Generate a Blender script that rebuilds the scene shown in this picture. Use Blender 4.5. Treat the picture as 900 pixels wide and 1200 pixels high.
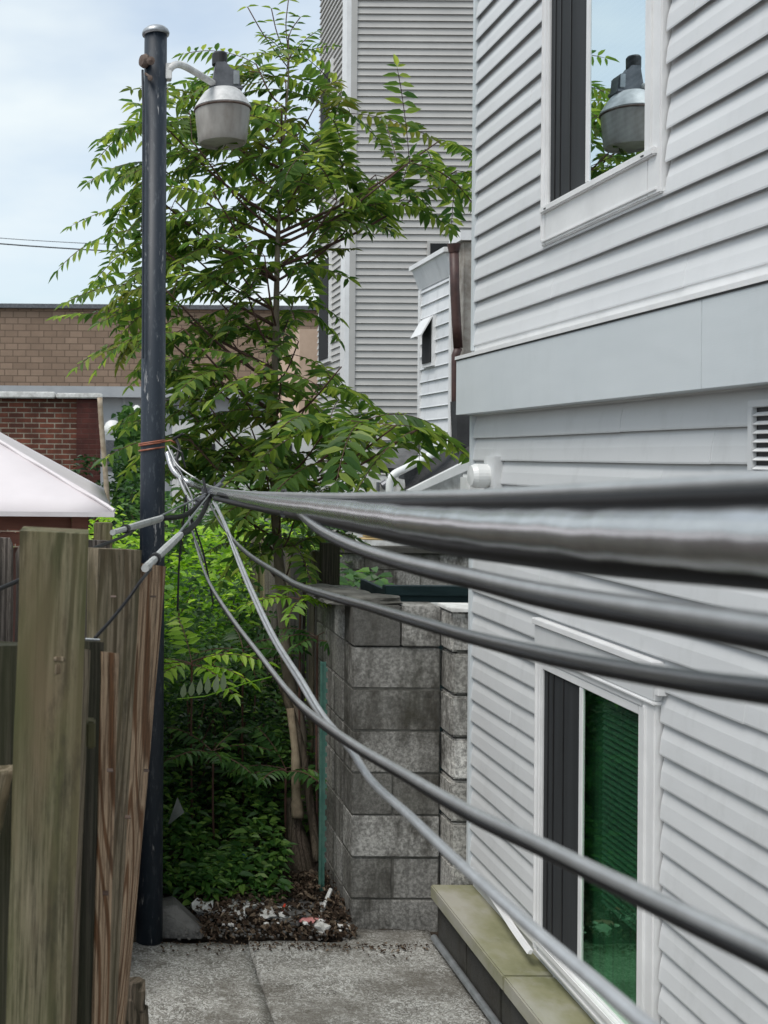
import bpy, bmesh, math, random
from mathutils import Vector, Matrix, noise as mnoise
random.seed(11)
R = math.radians
S = bpy.context.scene
COL = S.collection
for o in list(bpy.data.objects): bpy.data.objects.remove(o)

# ------------------------------------------------------------------ camera
F = 1300.0                 # focal length in photo pixels (photo 900 x 1200)
VX, VY = 104.0, 532.0      # principal point in the photo (the alley is seen square on)
ROLL = 0.0078
ZC = 2.31                  # eye height above the patio
cam = bpy.data.cameras.new('camera'); camo = bpy.data.objects.new('camera', cam); COL.objects.link(camo)
cam.sensor_fit = 'VERTICAL'; cam.sensor_height = 24.0; cam.sensor_width = 24.0
cam.lens = F/1200*24
cam.shift_x = (450-VX)/1200; cam.shift_y = -(600-VY)/1200
cam.clip_start = 0.05; cam.clip_end = 2000
cr, sr = math.cos(ROLL), math.sin(ROLL)
right = Vector((cr, 0, sr)); up = Vector((-sr, 0, cr)); back = Vector((0, -1, 0))
camo.matrix_world = Matrix(((right.x, up.x, back.x, 0), (right.y, up.y, back.y, 0), (right.z, up.z, back.z, ZC), (0, 0, 0, 1)))
cam.dof.use_dof = True; cam.dof.focus_distance = 4.8; cam.dof.aperture_fstop = 7.5
S.camera = camo

# ------------------------------------------------------------------ sky and sun
SUN_EL, SUN_AZ = R(60), R(232)
w = bpy.data.worlds.new('World'); S.world = w; w.use_nodes = True
nt = w.node_tree; nt.nodes.clear()
out = nt.nodes.new('ShaderNodeOutputWorld'); bg = nt.nodes.new('ShaderNodeBackground')
sky = nt.nodes.new('ShaderNodeTexSky'); sky.sky_type = 'NISHITA'; sky.sun_disc = False
sky.sun_elevation = SUN_EL; sky.sun_rotation = SUN_AZ; sky.air_density = 1.2; sky.dust_density = 2.0; sky.ozone_density = 1.5
tc = nt.nodes.new('ShaderNodeTexCoord'); mp = nt.nodes.new('ShaderNodeMapping'); mp.inputs['Scale'].default_value = (1.0, 1.0, 2.6)
mp.inputs['Location'].default_value = (3.1, 0.4, 1.7)
nz = nt.nodes.new('ShaderNodeTexNoise'); nz.inputs['Scale'].default_value = 2.6; nz.inputs['Detail'].default_value = 5; nz.inputs['Roughness'].default_value = .5
rp = nt.nodes.new('ShaderNodeValToRGB'); rp.color_ramp.elements[0].position = .38; rp.color_ramp.elements[0].color = (.44, .44, .44, 1)
rp.color_ramp.elements[1].position = .62; rp.color_ramp.elements[1].color = (.98, .98, .98, 1)
mx = nt.nodes.new('ShaderNodeMix'); mx.data_type = 'RGBA'
mx.inputs[7].default_value = (4.6, 5.05, 5.25, 1)
nt.links.new(tc.outputs['Generated'], mp.inputs[0]); nt.links.new(mp.outputs[0], nz.inputs['Vector'])
nt.links.new(nz.outputs['Fac'], rp.inputs[0]); nt.links.new(rp.outputs[0], mx.inputs[0])
nt.links.new(sky.outputs[0], mx.inputs[6]); nt.links.new(mx.outputs[2], bg.inputs[0])
bg.inputs[1].default_value = 0.12; nt.links.new(bg.outputs[0], out.inputs[0])
sd = bpy.data.lights.new('sun', 'SUN'); sd.energy = 1.5; sd.angle = R(28); sd.color = (1, .97, .92)
so = bpy.data.objects.new('sun', sd); COL.objects.link(so)
so.rotation_euler = (R(90)-SUN_EL, 0, -SUN_AZ + math.pi); so.location = (0, 0, 30)
S.view_settings.view_transform = 'Standard'; S.view_settings.look = 'None'; S.view_settings.gamma = 1
S.view_settings.use_curve_mapping = False
S.view_settings.exposure = 0.66

# ------------------------------------------------------------------ helpers
def W(px, py, Y):
    u, v = px-VX, VY-py
    return Vector(((u*cr - v*sr)*Y/F, Y, ZC + (v*cr + u*sr)*Y/F))
def onX(px, py, X):                      # where the view line through a photo point meets the plane X
    u, v = px-VX, VY-py
    Y = X*F/(u*cr - v*sr)
    return Y, ZC + (v*cr+u*sr)*Y/F
def onY(px, py, Y): p = W(px, py, Y); return p.x, p.z

class MB:
    def __init__(s): s.v = []; s.f = []
    def add(s, vs, fs):
        n = len(s.v); s.v += [tuple(p) for p in vs]; s.f += [tuple(i+n for i in f) for f in fs]
    def box(s, a, b):
        x0, y0, z0 = a; x1, y1, z1 = b
        s.add([(x0,y0,z0),(x1,y0,z0),(x1,y1,z0),(x0,y1,z0),(x0,y0,z1),(x1,y0,z1),(x1,y1,z1),(x0,y1,z1)],
              [(0,3,2,1),(4,5,6,7),(0,1,5,4),(1,2,6,5),(2,3,7,6),(3,0,4,7)])
        return s
    def prism(s, pts, d):                # polygon (3-D points) extruded by vector d
        n = len(pts); d = Vector(d); a = [Vector(p) for p in pts]
        s.add(a+[p+d for p in a], [tuple(range(n)), tuple(range(2*n-1, n-1, -1))]+[(i, i+n, (i+1)%n+n, (i+1)%n) for i in range(n)])
        return s
    def tube(s, pts, r, n=10, caps=True, squash=1):
        pts = [Vector(p) for p in pts]; m = len(pts)
        rs = r if isinstance(r, (list, tuple)) else [r]*m
        vs = []; pa = None
        for i, p in enumerate(pts):
            t = (pts[min(i+1, m-1)]-pts[max(i-1, 0)]).normalized()
            if pa is None: pa = t.orthogonal().normalized()
            pa = (pa - t*pa.dot(t)).normalized(); b = t.cross(pa)
            for k in range(n):
                a = 2*math.pi*k/n
                vs.append(p + (pa*math.cos(a) + b*math.sin(a)*squash)*rs[i])
        fs = [(i*n+k, i*n+(k+1)%n, (i+1)*n+(k+1)%n, (i+1)*n+k) for i in range(m-1) for k in range(n)]
        if caps: fs += [tuple(range(n-1, -1, -1)), tuple((m-1)*n+k for k in range(n))]
        s.add(vs, fs); return s
    def lathe(s, prof, c, n=28, ax=(0,0,1)):
        ax = Vector(ax).normalized(); a = ax.orthogonal().normalized(); b = ax.cross(a); c = Vector(c); m = len(prof)
        vs = [c+ax*h+(a*math.cos(2*math.pi*k/n)+b*math.sin(2*math.pi*k/n))*r for r, h in prof for k in range(n)]
        fs = [(i*n+k, i*n+(k+1)%n, (i+1)*n+(k+1)%n, (i+1)*n+k) for i in range(m-1) for k in range(n)]
        fs += [tuple(range(n-1, -1, -1)), tuple((m-1)*n+k for k in range(n))]
        s.add(vs, fs); return s
    def build(s, name, m, parent=None, smooth=False, bevel=0, loc=None):
        me = bpy.data.meshes.new(name); vs = s.v
        if loc is None and parent is not None:
            rt = parent
            while rt.parent: rt = rt.parent
            loc = rt.location
        if loc is None: loc = Vector((0,0,0))
        loc = Vector(loc)
        if loc.length > 0: vs = [(v[0]-loc.x, v[1]-loc.y, v[2]-loc.z) for v in vs]
        me.from_pydata(vs, [], s.f); me.materials.append(m)
        bm = bmesh.new(); bm.from_mesh(me)
        if len(s.f) < 20000: bmesh.ops.recalc_face_normals(bm, faces=bm.faces)
        if bevel: bmesh.ops.bevel(bm, geom=[e for e in bm.edges if not e.is_boundary], offset=bevel, segments=2, affect='EDGES', clamp_overlap=True)
        bm.to_mesh(me); bm.free()
        if smooth: me.polygons.foreach_set('use_smooth', [True]*len(me.polygons))
        o = bpy.data.objects.new(name, me); COL.objects.link(o)
        if parent: o.parent = parent
        else: o.location = loc
        return o
def tag(o, label=None, cat=None, group=None, kind=None):
    if label: o['label'] = label
    if cat: o['category'] = cat
    if group: o['group'] = group
    if kind: o['kind'] = kind
    return o
def empty(name, loc, label, cat, group=None):
    o = bpy.data.objects.new(name, None); COL.objects.link(o); o.location = loc; o.empty_display_size = .1
    return tag(o, label, cat, group)
def smoothshade(o, ang=35):
    me = o.data; me.polygons.foreach_set('use_smooth', [True]*len(me.polygons)); me.set_sharp_from_angle(angle=R(ang)); return o
def catmull(ps, n=8):
    ps = [Vector(p) for p in ps]; q = [2*ps[0]-ps[1]]+ps+[2*ps[-1]-ps[-2]]; r = []
    for i in range(1, len(q)-2):
        for k in range(n):
            t = k/n; a, b, c, d = q[i-1:i+3]
            r.append(.5*((2*b)+(c-a)*t+(2*a-5*b+4*c-d)*t*t+(3*b-a-3*c+d)*t**3))
    return r+[ps[-1]]

# ------------------------------------------------------------------ materials
def mat(name):
    m = bpy.data.materials.new(name); m.use_nodes = True
    return m, m.node_tree, m.node_tree.nodes['Principled BSDF']
def N(nt, t, **k):
    n = nt.nodes.new(t)
    for a, b in k.items():
        if a in n.inputs: n.inputs[a].default_value = b
        else: setattr(n, a, b)
    return n
def ramp(nt, src, stops):
    r = nt.nodes.new('ShaderNodeValToRGB'); e = r.color_ramp.elements
    while len(e) < len(stops): e.new(.5)
    for i, (p, c) in enumerate(stops): e[i].position = p; e[i].color = (*c, 1) if len(c) == 3 else c
    nt.links.new(src, r.inputs[0]); return r.outputs[0]
def coords(nt, scale=(1,1,1), kind='Object', rot=(0,0,0)):
    t = nt.nodes.new('ShaderNodeTexCoord'); m = nt.nodes.new('ShaderNodeMapping')
    m.inputs['Scale'].default_value = scale; m.inputs['Rotation'].default_value = rot
    nt.links.new(t.outputs[kind], m.inputs[0]); return m.outputs[0]
def noise(nt, vec, scale, detail=4, rough=.55, dist=0):
    n = N(nt, 'ShaderNodeTexNoise', Scale=scale, Detail=detail, Roughness=rough, Distortion=dist)
    nt.links.new(vec, n.inputs['Vector']); return n.outputs['Fac']
def bump(nt, b, src, strength=.3, dist=.01, prev=None):
    n = N(nt, 'ShaderNodeBump', Strength=strength, Distance=dist)
    nt.links.new(src, n.inputs['Height'])
    if prev: nt.links.new(prev, n.inputs['Normal'])
    nt.links.new(n.outputs[0], b.inputs['Normal']); return n.outputs[0]
def mixc(nt, f, a, b, mode='MIX'):
    m = nt.nodes.new('ShaderNodeMix'); m.data_type = 'RGBA'; m.blend_type = mode
    for s, i in ((f, 0), (a, 6), (b, 7)):
        if hasattr(s, 'node'): nt.links.new(s, m.inputs[i])
        elif i == 0: m.inputs[0].default_value = s
        else: m.inputs[i].default_value = (*s, 1)
    return m.outputs[2]
def noisy(name, c1, c2, scale=6, rough=.6, b=.2, bd=.003, lo=.35, hi=.65, stretch=(1,1,1), fine=80, metal=0, spec=None):
    m, nt, p = mat(name); co = coords(nt, stretch)
    n = noise(nt, co, scale, 6, .6)
    nt.links.new(ramp(nt, n, [(lo, c1), (hi, c2)]), p.inputs['Base Color'])
    p.inputs['Roughness'].default_value = rough; p.inputs['Metallic'].default_value = metal
    if spec is not None: p.inputs['Specular IOR Level'].default_value = spec
    if b: bump(nt, p, noise(nt, co, fine, 4), b, bd)
    return m
def island(nt):
    g = nt.nodes.new('ShaderNodeNewGeometry'); return g.outputs['Random Per Island']

def vinyl(name, c1, c2, dirt=.25):
    m, nt, p = mat(name); co = coords(nt, (1,1,1))
    base = ramp(nt, noise(nt, co, 1.3, 5), [(.3, c1), (.7, c2)])
    st = noise(nt, coords(nt, (1, 1.2, .5)), 5, 8, .7)
    f = ramp(nt, st, [(.52, (0,0,0)), (.8, (dirt,)*3)])
    nt.links.new(mixc(nt, f, base, (c1[0]*.72, c1[1]*.72, c1[2]*.70)), p.inputs['Base Color'])
    p.inputs['Roughness'].default_value = .5; p.inputs['Specular IOR Level'].default_value = .35
    b1 = bump(nt, p, noise(nt, coords(nt, (1, 1, 5)), 45, 3), .10, .002)
    bump(nt, p, noise(nt, coords(nt, (1,.35,1)), 6, 2), .18, .02, b1); return m
M = {}
M['siding'] = vinyl('white_vinyl_siding', (.605,.615,.625), (.665,.675,.683))
M['siding_low'] = vinyl('white_vinyl_siding_lower', (.575,.585,.592), (.64,.65,.655), .5)
M['band'] = vinyl('pale_sheet_metal', (.55,.59,.61), (.60,.635,.65), .2)
M['white_trim'] = noisy('white_trim', (.70,.70,.70), (.80,.80,.80), 5, .4, .05, .001)
M['dirty_white'] = noisy('dirty_white', (.45,.44,.42), (.8,.8,.78), 9, .5, .2, .002, .3, .6)
M['grey_siding'] = vinyl('grey_vinyl_siding', (.43,.42,.405), (.49,.478,.46), .1)
M['white_alu'] = vinyl('white_aluminium_siding', (.62,.64,.66), (.78,.79,.80), .7)
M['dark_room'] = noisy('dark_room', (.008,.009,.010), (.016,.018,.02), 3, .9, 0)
M['screen'] = noisy('insect_screen', (.018,.020,.022), (.03,.033,.036), 2, .75, .1, .001, stretch=(1,8,.4))
M['curtain'] = noisy('green_curtain', (.004,.050,.015), (.010,.11,.034), 3, .8, .2, .004, stretch=(1,14,.4))
M['blind'] = noisy('window_blind', (.010,.075,.028), (.018,.10,.042), 4, .5, 0)
M['blind_pale'] = noisy('window_blind_pale', (.05,.065,.06), (.08,.10,.09), 4, .5, 0)
M['rubber_black'] = noisy('black_rubber', (.012,.012,.013), (.02,.02,.022), 8, .5, .1, .001)
M['black_tar'] = noisy('black_tar_felt', (.012,.012,.013), (.045,.045,.047), 5, .55, .6, .02, .35, .75)
M['grey_tar'] = noisy('grey_roof_felt', (.05,.05,.05), (.12,.12,.12), 5, .8, .3, .01)
M['rust_pipe'] = noisy('dark_red_paint', (.035,.014,.012), (.07,.03,.025), 9, .5, .2, .003)
M['old_stucco'] = noisy('old_stucco', (.22,.19,.16), (.46,.43,.39), 5, .9, .5, .01)
M['white_plastic'] = noisy('white_plastic', (.66,.67,.66), (.76,.77,.76), 5, .35, .05, .001)
M['galv'] = noisy('galvanised', (.28,.30,.31), (.42,.44,.46), 20, .4, .1, .001, metal=.6)
M['rusty'] = noisy('rusty_iron', (.06,.035,.025), (.16,.12,.10), 25, .8, .5, .002)
M['grey_metal'] = noisy('grey_cast_metal', (.10,.105,.115), (.17,.175,.19), 18, .45, .15, .001, metal=.5)
M['green_paint'] = noisy('green_paint', (.05,.15,.12), (.09,.20,.16), 20, .6, .2, .001)
M['teal'] = noisy('teal_boards', (.012,.035,.038), (.03,.065,.068), 6, .7, .3, .004, stretch=(.4,1,3))
M['copper'] = noisy('orange_wire', (.20,.06,.035), (.32,.11,.06), 30, .45, 0)
M['tie_grey'] = noisy('grey_sleeve', (.36,.37,.36), (.52,.53,.52), 20, .45, .1, .001)
M['canopy'] = noisy('canopy_cloth', (.62,.575,.59), (.70,.655,.67), 1.5, .75, .08, .004)
M['canopy_trim'] = noisy('canopy_trim', (.62,.57,.58), (.72,.68,.69), 5, .7, .1, .002)
M['net'] = noisy('brown_netting', (.13,.065,.052), (.19,.10,.08), 3, .9, .4, .02, stretch=(6,6,.7))
M['red_wood'] = noisy('reddish_beam', (.14,.045,.028), (.22,.08,.05), 5, .6, .3, .002, stretch=(.6,6,6))
M['stone'] = noisy('grey_stone', (.07,.068,.066), (.17,.165,.155), 7, .9, .6, .02)
M['dry_stick'] = noisy('dry_wood', (.16,.12,.08), (.32,.26,.18), 14, .85, .4, .003)
M['paper'] = noisy('white_litter', (.45,.45,.42), (.72,.72,.70), 20, .7, .3, .004)
M['red_plastic'] = noisy('red_plastic', (.5,.04,.02), (.6,.07,.03), 9, .4, 0)
M['pink'] = noisy('pink_wrapper', (.5,.18,.18), (.6,.28,.26), 20, .5, .3, .004)
M['blue_plastic'] = noisy('blue_plastic', (.02,.10,.25), (.04,.18,.33), 9, .4, .2, .004)
M['tube_yellow'] = noisy('yellow_tube', (.42,.28,.10), (.52,.36,.15), 9, .5, 0)
M['tan_pole'] = noisy('tan_pole', (.30,.23,.16), (.46,.38,.29), 14, .8, .2, .003)
M['metal_wall'] = noisy('pale_metal_cladding', (.36,.38,.40), (.42,.44,.46), 2, .6, 0)
M['far_white'] = noisy('pale_render', (.55,.56,.56), (.70,.70,.69), 2, .8, 0)
M['far_peach'] = noisy('peach_render', (.50,.36,.27), (.58,.43,.33), 2, .8, 0)
M['wire'] = noisy('thin_wire', (.03,.035,.04), (.05,.055,.06), 5, .6, 0)
M['leafgrey'] = noisy('plastic_sheet', (.10,.12,.11), (.20,.22,.21), 6, .3, .3, .01)

# glass panes: clear in front of what stands behind, strong sheen
def glass(name, tint, ior):
    m, nt, p = mat(name); nt.nodes.remove(p)
    o = nt.nodes['Material Output']; g = N(nt, 'ShaderNodeBsdfGlossy', Roughness=.0); g.inputs['Color'].default_value = (*tint, 1)
    t = nt.nodes.new('ShaderNodeBsdfTransparent'); f = N(nt, 'ShaderNodeMath', operation='MULTIPLY'); f.inputs[1].default_value = ior; mx = nt.nodes.new('ShaderNodeMixShader')
    ge = nt.nodes.new('ShaderNodeNewGeometry'); iv = N(nt, 'ShaderNodeMath', operation='SUBTRACT'); iv.inputs[0].default_value = 1
    nt.links.new(ge.outputs['Backfacing'], iv.inputs[1]); nt.links.new(iv.outputs[0], f.inputs[0])
    bn = N(nt, 'ShaderNodeBump', Strength=.04, Distance=.01); nt.links.new(noise(nt, coords(nt, (1,1,1)), 3, 1), bn.inputs['Height'])
    nt.links.new(bn.outputs[0], g.inputs['Normal'])
    nt.links.new(f.outputs[0], mx.inputs[0]); nt.links.new(t.outputs[0], mx.inputs[1]); nt.links.new(g.outputs[0], mx.inputs[2])
    nt.links.new(mx.outputs[0], o.inputs[0]); return m
M['glass'] = glass('window_glass', (.84,.95,1.0), .84)
M['glass_green'] = glass('green_tinted_glass', (.30,.75,.42), .32)

# concrete blocks: every block its own grey, stains and pits
def blockmat(name, lo, hi, moss=.3, zs=.45, st0=.42):
    m, nt, p = mat(name); co = coords(nt)
    a = ramp(nt, island(nt), [(0, (lo,lo*.97,lo*.90)), (.45, (hi*.60,hi*.585,hi*.54)), (.85,(hi*.85,hi*.83,hi*.78)), (1, (hi*1.15,hi*1.13,hi*1.07))])
    st = noise(nt, coords(nt, (1,1,zs)), 3.5 if zs > .2 else 11, 8, .7)
    c = mixc(nt, ramp(nt, st, [(st0,(.95,)*3), (st0+.14,(0,)*3)]), a, (.05,.045,.036))
    c = mixc(nt, ramp(nt, noise(nt, co, 55, 6, .75), [(.42,(.65,)*3), (.6,(0,)*3)]), c, (.07,.068,.062))
    c = mixc(nt, ramp(nt, noise(nt, co, 2.1, 5), [(.55,(0,)*3), (.75,(moss,)*3)]), c, (.06,.065,.035))
    nt.links.new(c, p.inputs['Base Color']); p.inputs['Roughness'].default_value = .95; p.inputs['Specular IOR Level'].default_value = .2
    b1 = bump(nt, p, noise(nt, co, 60, 8, .8), .7, .006)
    bump(nt, p, noise(nt, co, 9, 4), .5, .02, b1); return m
M['block'] = blockmat('concrete_block', .14, .46, .3, .45, .39)
M['block_side'] = blockmat('streaked_block', .30, .44, .15, .09, .36)
M['block_pale'] = blockmat('pale_concrete_block', .30, .55, .15)
M['block_white'] = blockmat('whitened_block', .55, .72, .1, .45, .36)
M['block_dark'] = blockmat('dark_concrete_block', .04, .10)
M['mortar'] = noisy('mortar', (.06,.058,.05), (.15,.145,.13), 12, .95, .5, .004)

m, nt, p = mat('mossy_concrete_cap'); co = coords(nt)
g = ramp(nt, noise(nt, coords(nt, (1,.6,1)), 2.2, 6), [(.42,(.36,.345,.29)), (.53,(.24,.235,.14)), (.66,(.12,.125,.055))])
g = mixc(nt, ramp(nt, noise(nt, co, 8, 7, .7), [(.5,(0,)*3), (.7,(.55,)*3)]), g, (.33,.32,.28))
nt.links.new(g, p.inputs['Base Color']); p.inputs['Roughness'].default_value = .85; bump(nt, p, noise(nt, co, 70, 6), .3, .004); M['cap'] = m

# rough concrete patio
m, nt, p = mat('rough_concrete'); co = coords(nt)
v = N(nt, 'ShaderNodeTexVoronoi', Scale=34.0); nt.links.new(co, v.inputs['Vector'])
worn = noise(nt, coords(nt, (1, 1.4, 1)), 3.2, 9, .72, .3)
sp = noise(nt, co, 27, 6, .82, 3.0)
c = ramp(nt, worn, [(.38,(.17,.162,.142)), (.60,(.34,.33,.30))])
c = mixc(nt, ramp(nt, sp, [(.49,(0,)*3), (.55,(.9,)*3)]), c, (.66,.66,.63))
c = mixc(nt, ramp(nt, noise(nt, co, 70, 4, .8, 1.6), [(.38,(.85,)*3), (.46,(0,)*3)]), c, (.045,.042,.036))
c = mixc(nt, ramp(nt, noise(nt, co, 1.9, 7, .65), [(.46,(0,)*3), (.60,(.7,)*3)]), c, (.12,.108,.088))
nt.links.new(c, p.inputs['Base Color']); p.inputs['Roughness'].default_value = .9; p.inputs['Specular IOR Level'].default_value = .25
b1 = bump(nt, p, sp, .8, .008); bump(nt, p, worn, .4, .02, b1); M['patio'] = m

m, nt, p = mat('bare_earth'); co = coords(nt)
c = ramp(nt, noise(nt, co, 9, 8, .7), [(.35,(.028,.02,.014)), (.55,(.06,.043,.03)), (.7,(.11,.085,.06))])
nt.links.new(c, p.inputs['Base Color']); p.inputs['Roughness'].default_value = 1; bump(nt, p, noise(nt, co, 30, 8, .8), 1, .03); M['earth'] = m

# weathered timber, grain runs along local Z
def wood(name, pale, dark, green=None, gf=.5, ring=60, rough=.8, dist=3.0, warm=None, zs=.06):
    m, nt, p = mat(name)
    co = coords(nt, (1, 1, .07)); nn = N(nt, 'ShaderNodeTexNoise', Scale=9.0, Detail=2.0); nt.links.new(co, nn.inputs['Vector'])
    wv = N(nt, 'ShaderNodeTexWave', wave_type='BANDS', bands_direction='X', wave_profile='SIN', Scale=ring, Distortion=dist, Detail=2.0)
    wv.inputs['Detail Scale'].default_value = 1.1; wv.inputs['Detail Roughness'].default_value = .6
    nt.links.new(coords(nt, (1, .6, zs)), wv.inputs['Vector'])
    fld = noise(nt, coords(nt, (1, 1, zs*1.3)), 7.0, 1.5, .4)
    s_ = nt.nodes.new('ShaderNodeSeparateXYZ'); nt.links.new(coords(nt), s_.inputs[0])
    m1 = N(nt, 'ShaderNodeMath', operation='MULTIPLY'); m1.inputs[1].default_value = ring*9; nt.links.new(s_.outputs[0], m1.inputs[0])
    m2 = N(nt, 'ShaderNodeMath', operation='MULTIPLY_ADD'); m2.inputs[1].default_value = dist*11; nt.links.new(fld, m2.inputs[0]); nt.links.new(m1.outputs[0], m2.inputs[2])
    m3 = N(nt, 'ShaderNodeMath', operation='SINE'); nt.links.new(m2.outputs[0], m3.inputs[0])
    m4 = N(nt, 'ShaderNodeMath', operation='MULTIPLY_ADD'); m4.inputs[1].default_value = .5; m4.inputs[2].default_value = .5; nt.links.new(m3.outputs[0], m4.inputs[0])
    gr = m4.outputs[0]
    c = ramp(nt, gr, [(.10, dark), (.5, pale), (.8, tuple((a*.75+b*.25) for a, b in zip(pale, dark)))])
    fine = noise(nt, coords(nt, (1, 1, .025)), 170, 6, .8)
    c = mixc(nt, ramp(nt, fine, [(.40,(.9,)*3), (.56,(0,)*3)]), c, tuple(x*.4 for x in dark))
    if warm: c = mixc(nt, ramp(nt, noise(nt, coords(nt, (1,1,.25)), 7, 4), [(.48,(0,)*3), (.62,(.7,)*3)]), c, warm)
    if green: c = mixc(nt, ramp(nt, noise(nt, coords(nt, (1.6,1,.35)), 6, 6), [(.40,(gf,)*3), (.66,(0,)*3)]), c, green)
    c = mixc(nt, ramp(nt, noise(nt, coords(nt, (1,1,.3)), 13, 7, .75), [(.30,(.75,)*3), (.46,(0,)*3)]), c, (.035,.03,.022))
    nt.links.new(c, p.inputs['Base Color']); p.inputs['Roughness'].default_value = rough; p.inputs['Specular IOR Level'].default_value = .2
    b1 = bump(nt, p, gr, .25, .003); bump(nt, p, fine, .5, .003, b1); return m
M['post_wood'] = wood('mossy_post_wood', (.25,.215,.145), (.09,.078,.048), (.10,.11,.045), .6, 13, dist=6, warm=(.20,.135,.09), zs=.06)
M['board_new'] = wood('streaked_board_wood', (.50,.37,.25), (.17,.085,.042), None, 0, 14, dist=9, zs=.11)
M['board_mid'] = wood('weathered_board_wood', (.36,.29,.21), (.14,.10,.065), (.10,.10,.055), .5, 15, dist=7, zs=.08)
M['board_grey'] = wood('grey_board_wood', (.22,.19,.165), (.10,.085,.075), None, 0, 36, dist=4)
M['board_dark'] = wood('dark_board_wood', (.075,.065,.05), (.03,.027,.02), (.03,.034,.015), .6, 40)
m = wood('bark', (.15,.115,.09), (.06,.045,.035), (.06,.06,.035), .3, 20); M['bark'] = m
M['twig'] = noisy('reddish_twig', (.07,.035,.028), (.12,.06,.045), 12, .7, .1, .002)
M['stem_tan'] = noisy('tan_trunk', (.15,.12,.09), (.27,.225,.18), 16, .85, .4, .004, stretch=(1,1,.2))

# painted lamp post
m, nt, p = mat('navy_painted_steel'); co = coords(nt, (1,1,.25), rot=(0,R(25),0))
c = mixc(nt, ramp(nt, noise(nt, co, 60, 5, .75), [(.54,(0,)*3), (.68,(.5,)*3)]), (.010,.018,.030), (.11,.125,.14))
c = mixc(nt, ramp(nt, noise(nt, coords(nt,(1,1,.12)), 30, 4, .8), [(.64,(0,)*3), (.67,(.8,)*3)]), c, (.35,.35,.35))
nt.links.new(c, p.inputs['Base Color']); p.inputs['Roughness'].default_value = .5; bump(nt, p, noise(nt, co, 60, 5), .15, .002); M['pole'] = m

# lamp shade: frosted, grimy, not lit
m, nt, p = mat('grimy_lens'); c = ramp(nt, noise(nt, coords(nt,(1,1,.4)), 12, 6), [(.35,(.27,.245,.22)), (.65,(.46,.44,.41))])
nt.links.new(c, p.inputs['Base Color']); p.inputs['Roughness'].default_value = .35; p.inputs['Transmission Weight'].default_value = .15; M['lens'] = m
M['hood'] = noisy('lamp_hood', (.42,.43,.43), (.70,.70,.70), 14, .4, .1, .001)

# masonry of the background buildings
def brick(name, c1, c2, mort, bw, bh, ms, axis='XZ', var=.6, off=.5):
    m, nt, p = mat(name); t = nt.nodes.new('ShaderNodeTexCoord'); s = nt.nodes.new('ShaderNodeSeparateXYZ'); cb = nt.nodes.new('ShaderNodeCombineXYZ')
    nt.links.new(t.outputs['Object'], s.inputs[0]); nt.links.new(s.outputs[0], cb.inputs[0]); nt.links.new(s.outputs[2], cb.inputs[1])
    ad = N(nt, 'ShaderNodeMath', operation='ADD'); nt.links.new(s.outputs[0], ad.inputs[0]); nt.links.new(s.outputs[1], ad.inputs[1]); nt.links.new(ad.outputs[0], cb.inputs[0])
    b = N(nt, 'ShaderNodeTexBrick', Scale=1.0); b.inputs['Brick Width'].default_value = bw; b.inputs['Row Height'].default_value = bh
    b.inputs['Mortar Size'].default_value = ms; b.inputs['Mortar Smooth'].default_value = .3; b.offset = off; b.inputs['Bias'].default_value = 0
    b.inputs['Color1'].default_value = (*c1,1); b.inputs['Color2'].default_value = (*c2,1); b.inputs['Mortar'].default_value = (*mort,1)
    nt.links.new(cb.outputs[0], b.inputs['Vector'])
    c = mixc(nt, ramp(nt, noise(nt, t.outputs['Object'], 2.5/bw*.3, 6, .7), [(.4,(var,)*3), (.62,(0,)*3)]), b.outputs[0], tuple(x*.45 for x in c1))
    nt.links.new(c, p.inputs['Base Color']); p.inputs['Roughness'].default_value = .9
    iv = N(nt, 'ShaderNodeMath', operation='SUBTRACT'); iv.inputs[0].default_value = 1; nt.links.new(b.outputs['Fac'], iv.inputs[1])
    bump(nt, p, iv.outputs[0], .5, .01); return m
M['brick'] = brick('red_brick', (.10,.034,.022), (.24,.075,.045), (.36,.32,.25), .215, .072, .009)
M['brick2'] = brick('dark_red_brick', (.09,.025,.02), (.12,.034,.026), (.11,.05,.04), .215, .072, .007)
M['tanblock'] = brick('tan_split_block', (.33,.235,.17), (.25,.175,.125), (.15,.105,.075), .42, .21, .016, var=.25, off=.37)

# leaves
def leafmat(name, a, b, c, tr=.35, rough=.42):
    m, nt, p = mat(name); o = nt.nodes['Material Output']
    col = ramp(nt, island(nt), [(0, a), (.6, b), (1, c)])
    nt.links.new(col, p.inputs['Base Color']); p.inputs['Roughness'].default_value = rough; p.inputs['Specular IOR Level'].default_value = .35
    t = nt.nodes.new('ShaderNodeBsdfTranslucent')
    hs = N(nt, 'ShaderNodeHueSaturation', Value=1.9, Saturation=1.1, Hue=.485); nt.links.new(col, hs.inputs['Color']); nt.links.new(hs.outputs[0], t.inputs[0])
    mx = nt.nodes.new('ShaderNodeMixShader'); mx.inputs[0].default_value = tr
    nt.links.new(p.outputs[0], mx.inputs[1]); nt.links.new(t.outputs[0], mx.inputs[2]); nt.links.new(mx.outputs[0], o.inputs[0]); return m
M['leaf_tree'] = leafmat('tree_leaf', (.04,.10,.025), (.115,.20,.042), (.28,.36,.08), .5)
M['leaf_young'] = leafmat('young_tree_leaf', (.09,.14,.03), (.15,.19,.04), (.22,.22,.05))
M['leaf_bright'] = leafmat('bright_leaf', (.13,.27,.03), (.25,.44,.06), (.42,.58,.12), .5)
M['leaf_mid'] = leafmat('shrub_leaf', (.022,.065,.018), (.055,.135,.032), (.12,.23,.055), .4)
M['leaf_dark'] = leafmat('dark_leaf', (.010,.034,.012), (.020,.058,.018), (.05,.10,.03), .25)
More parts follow.
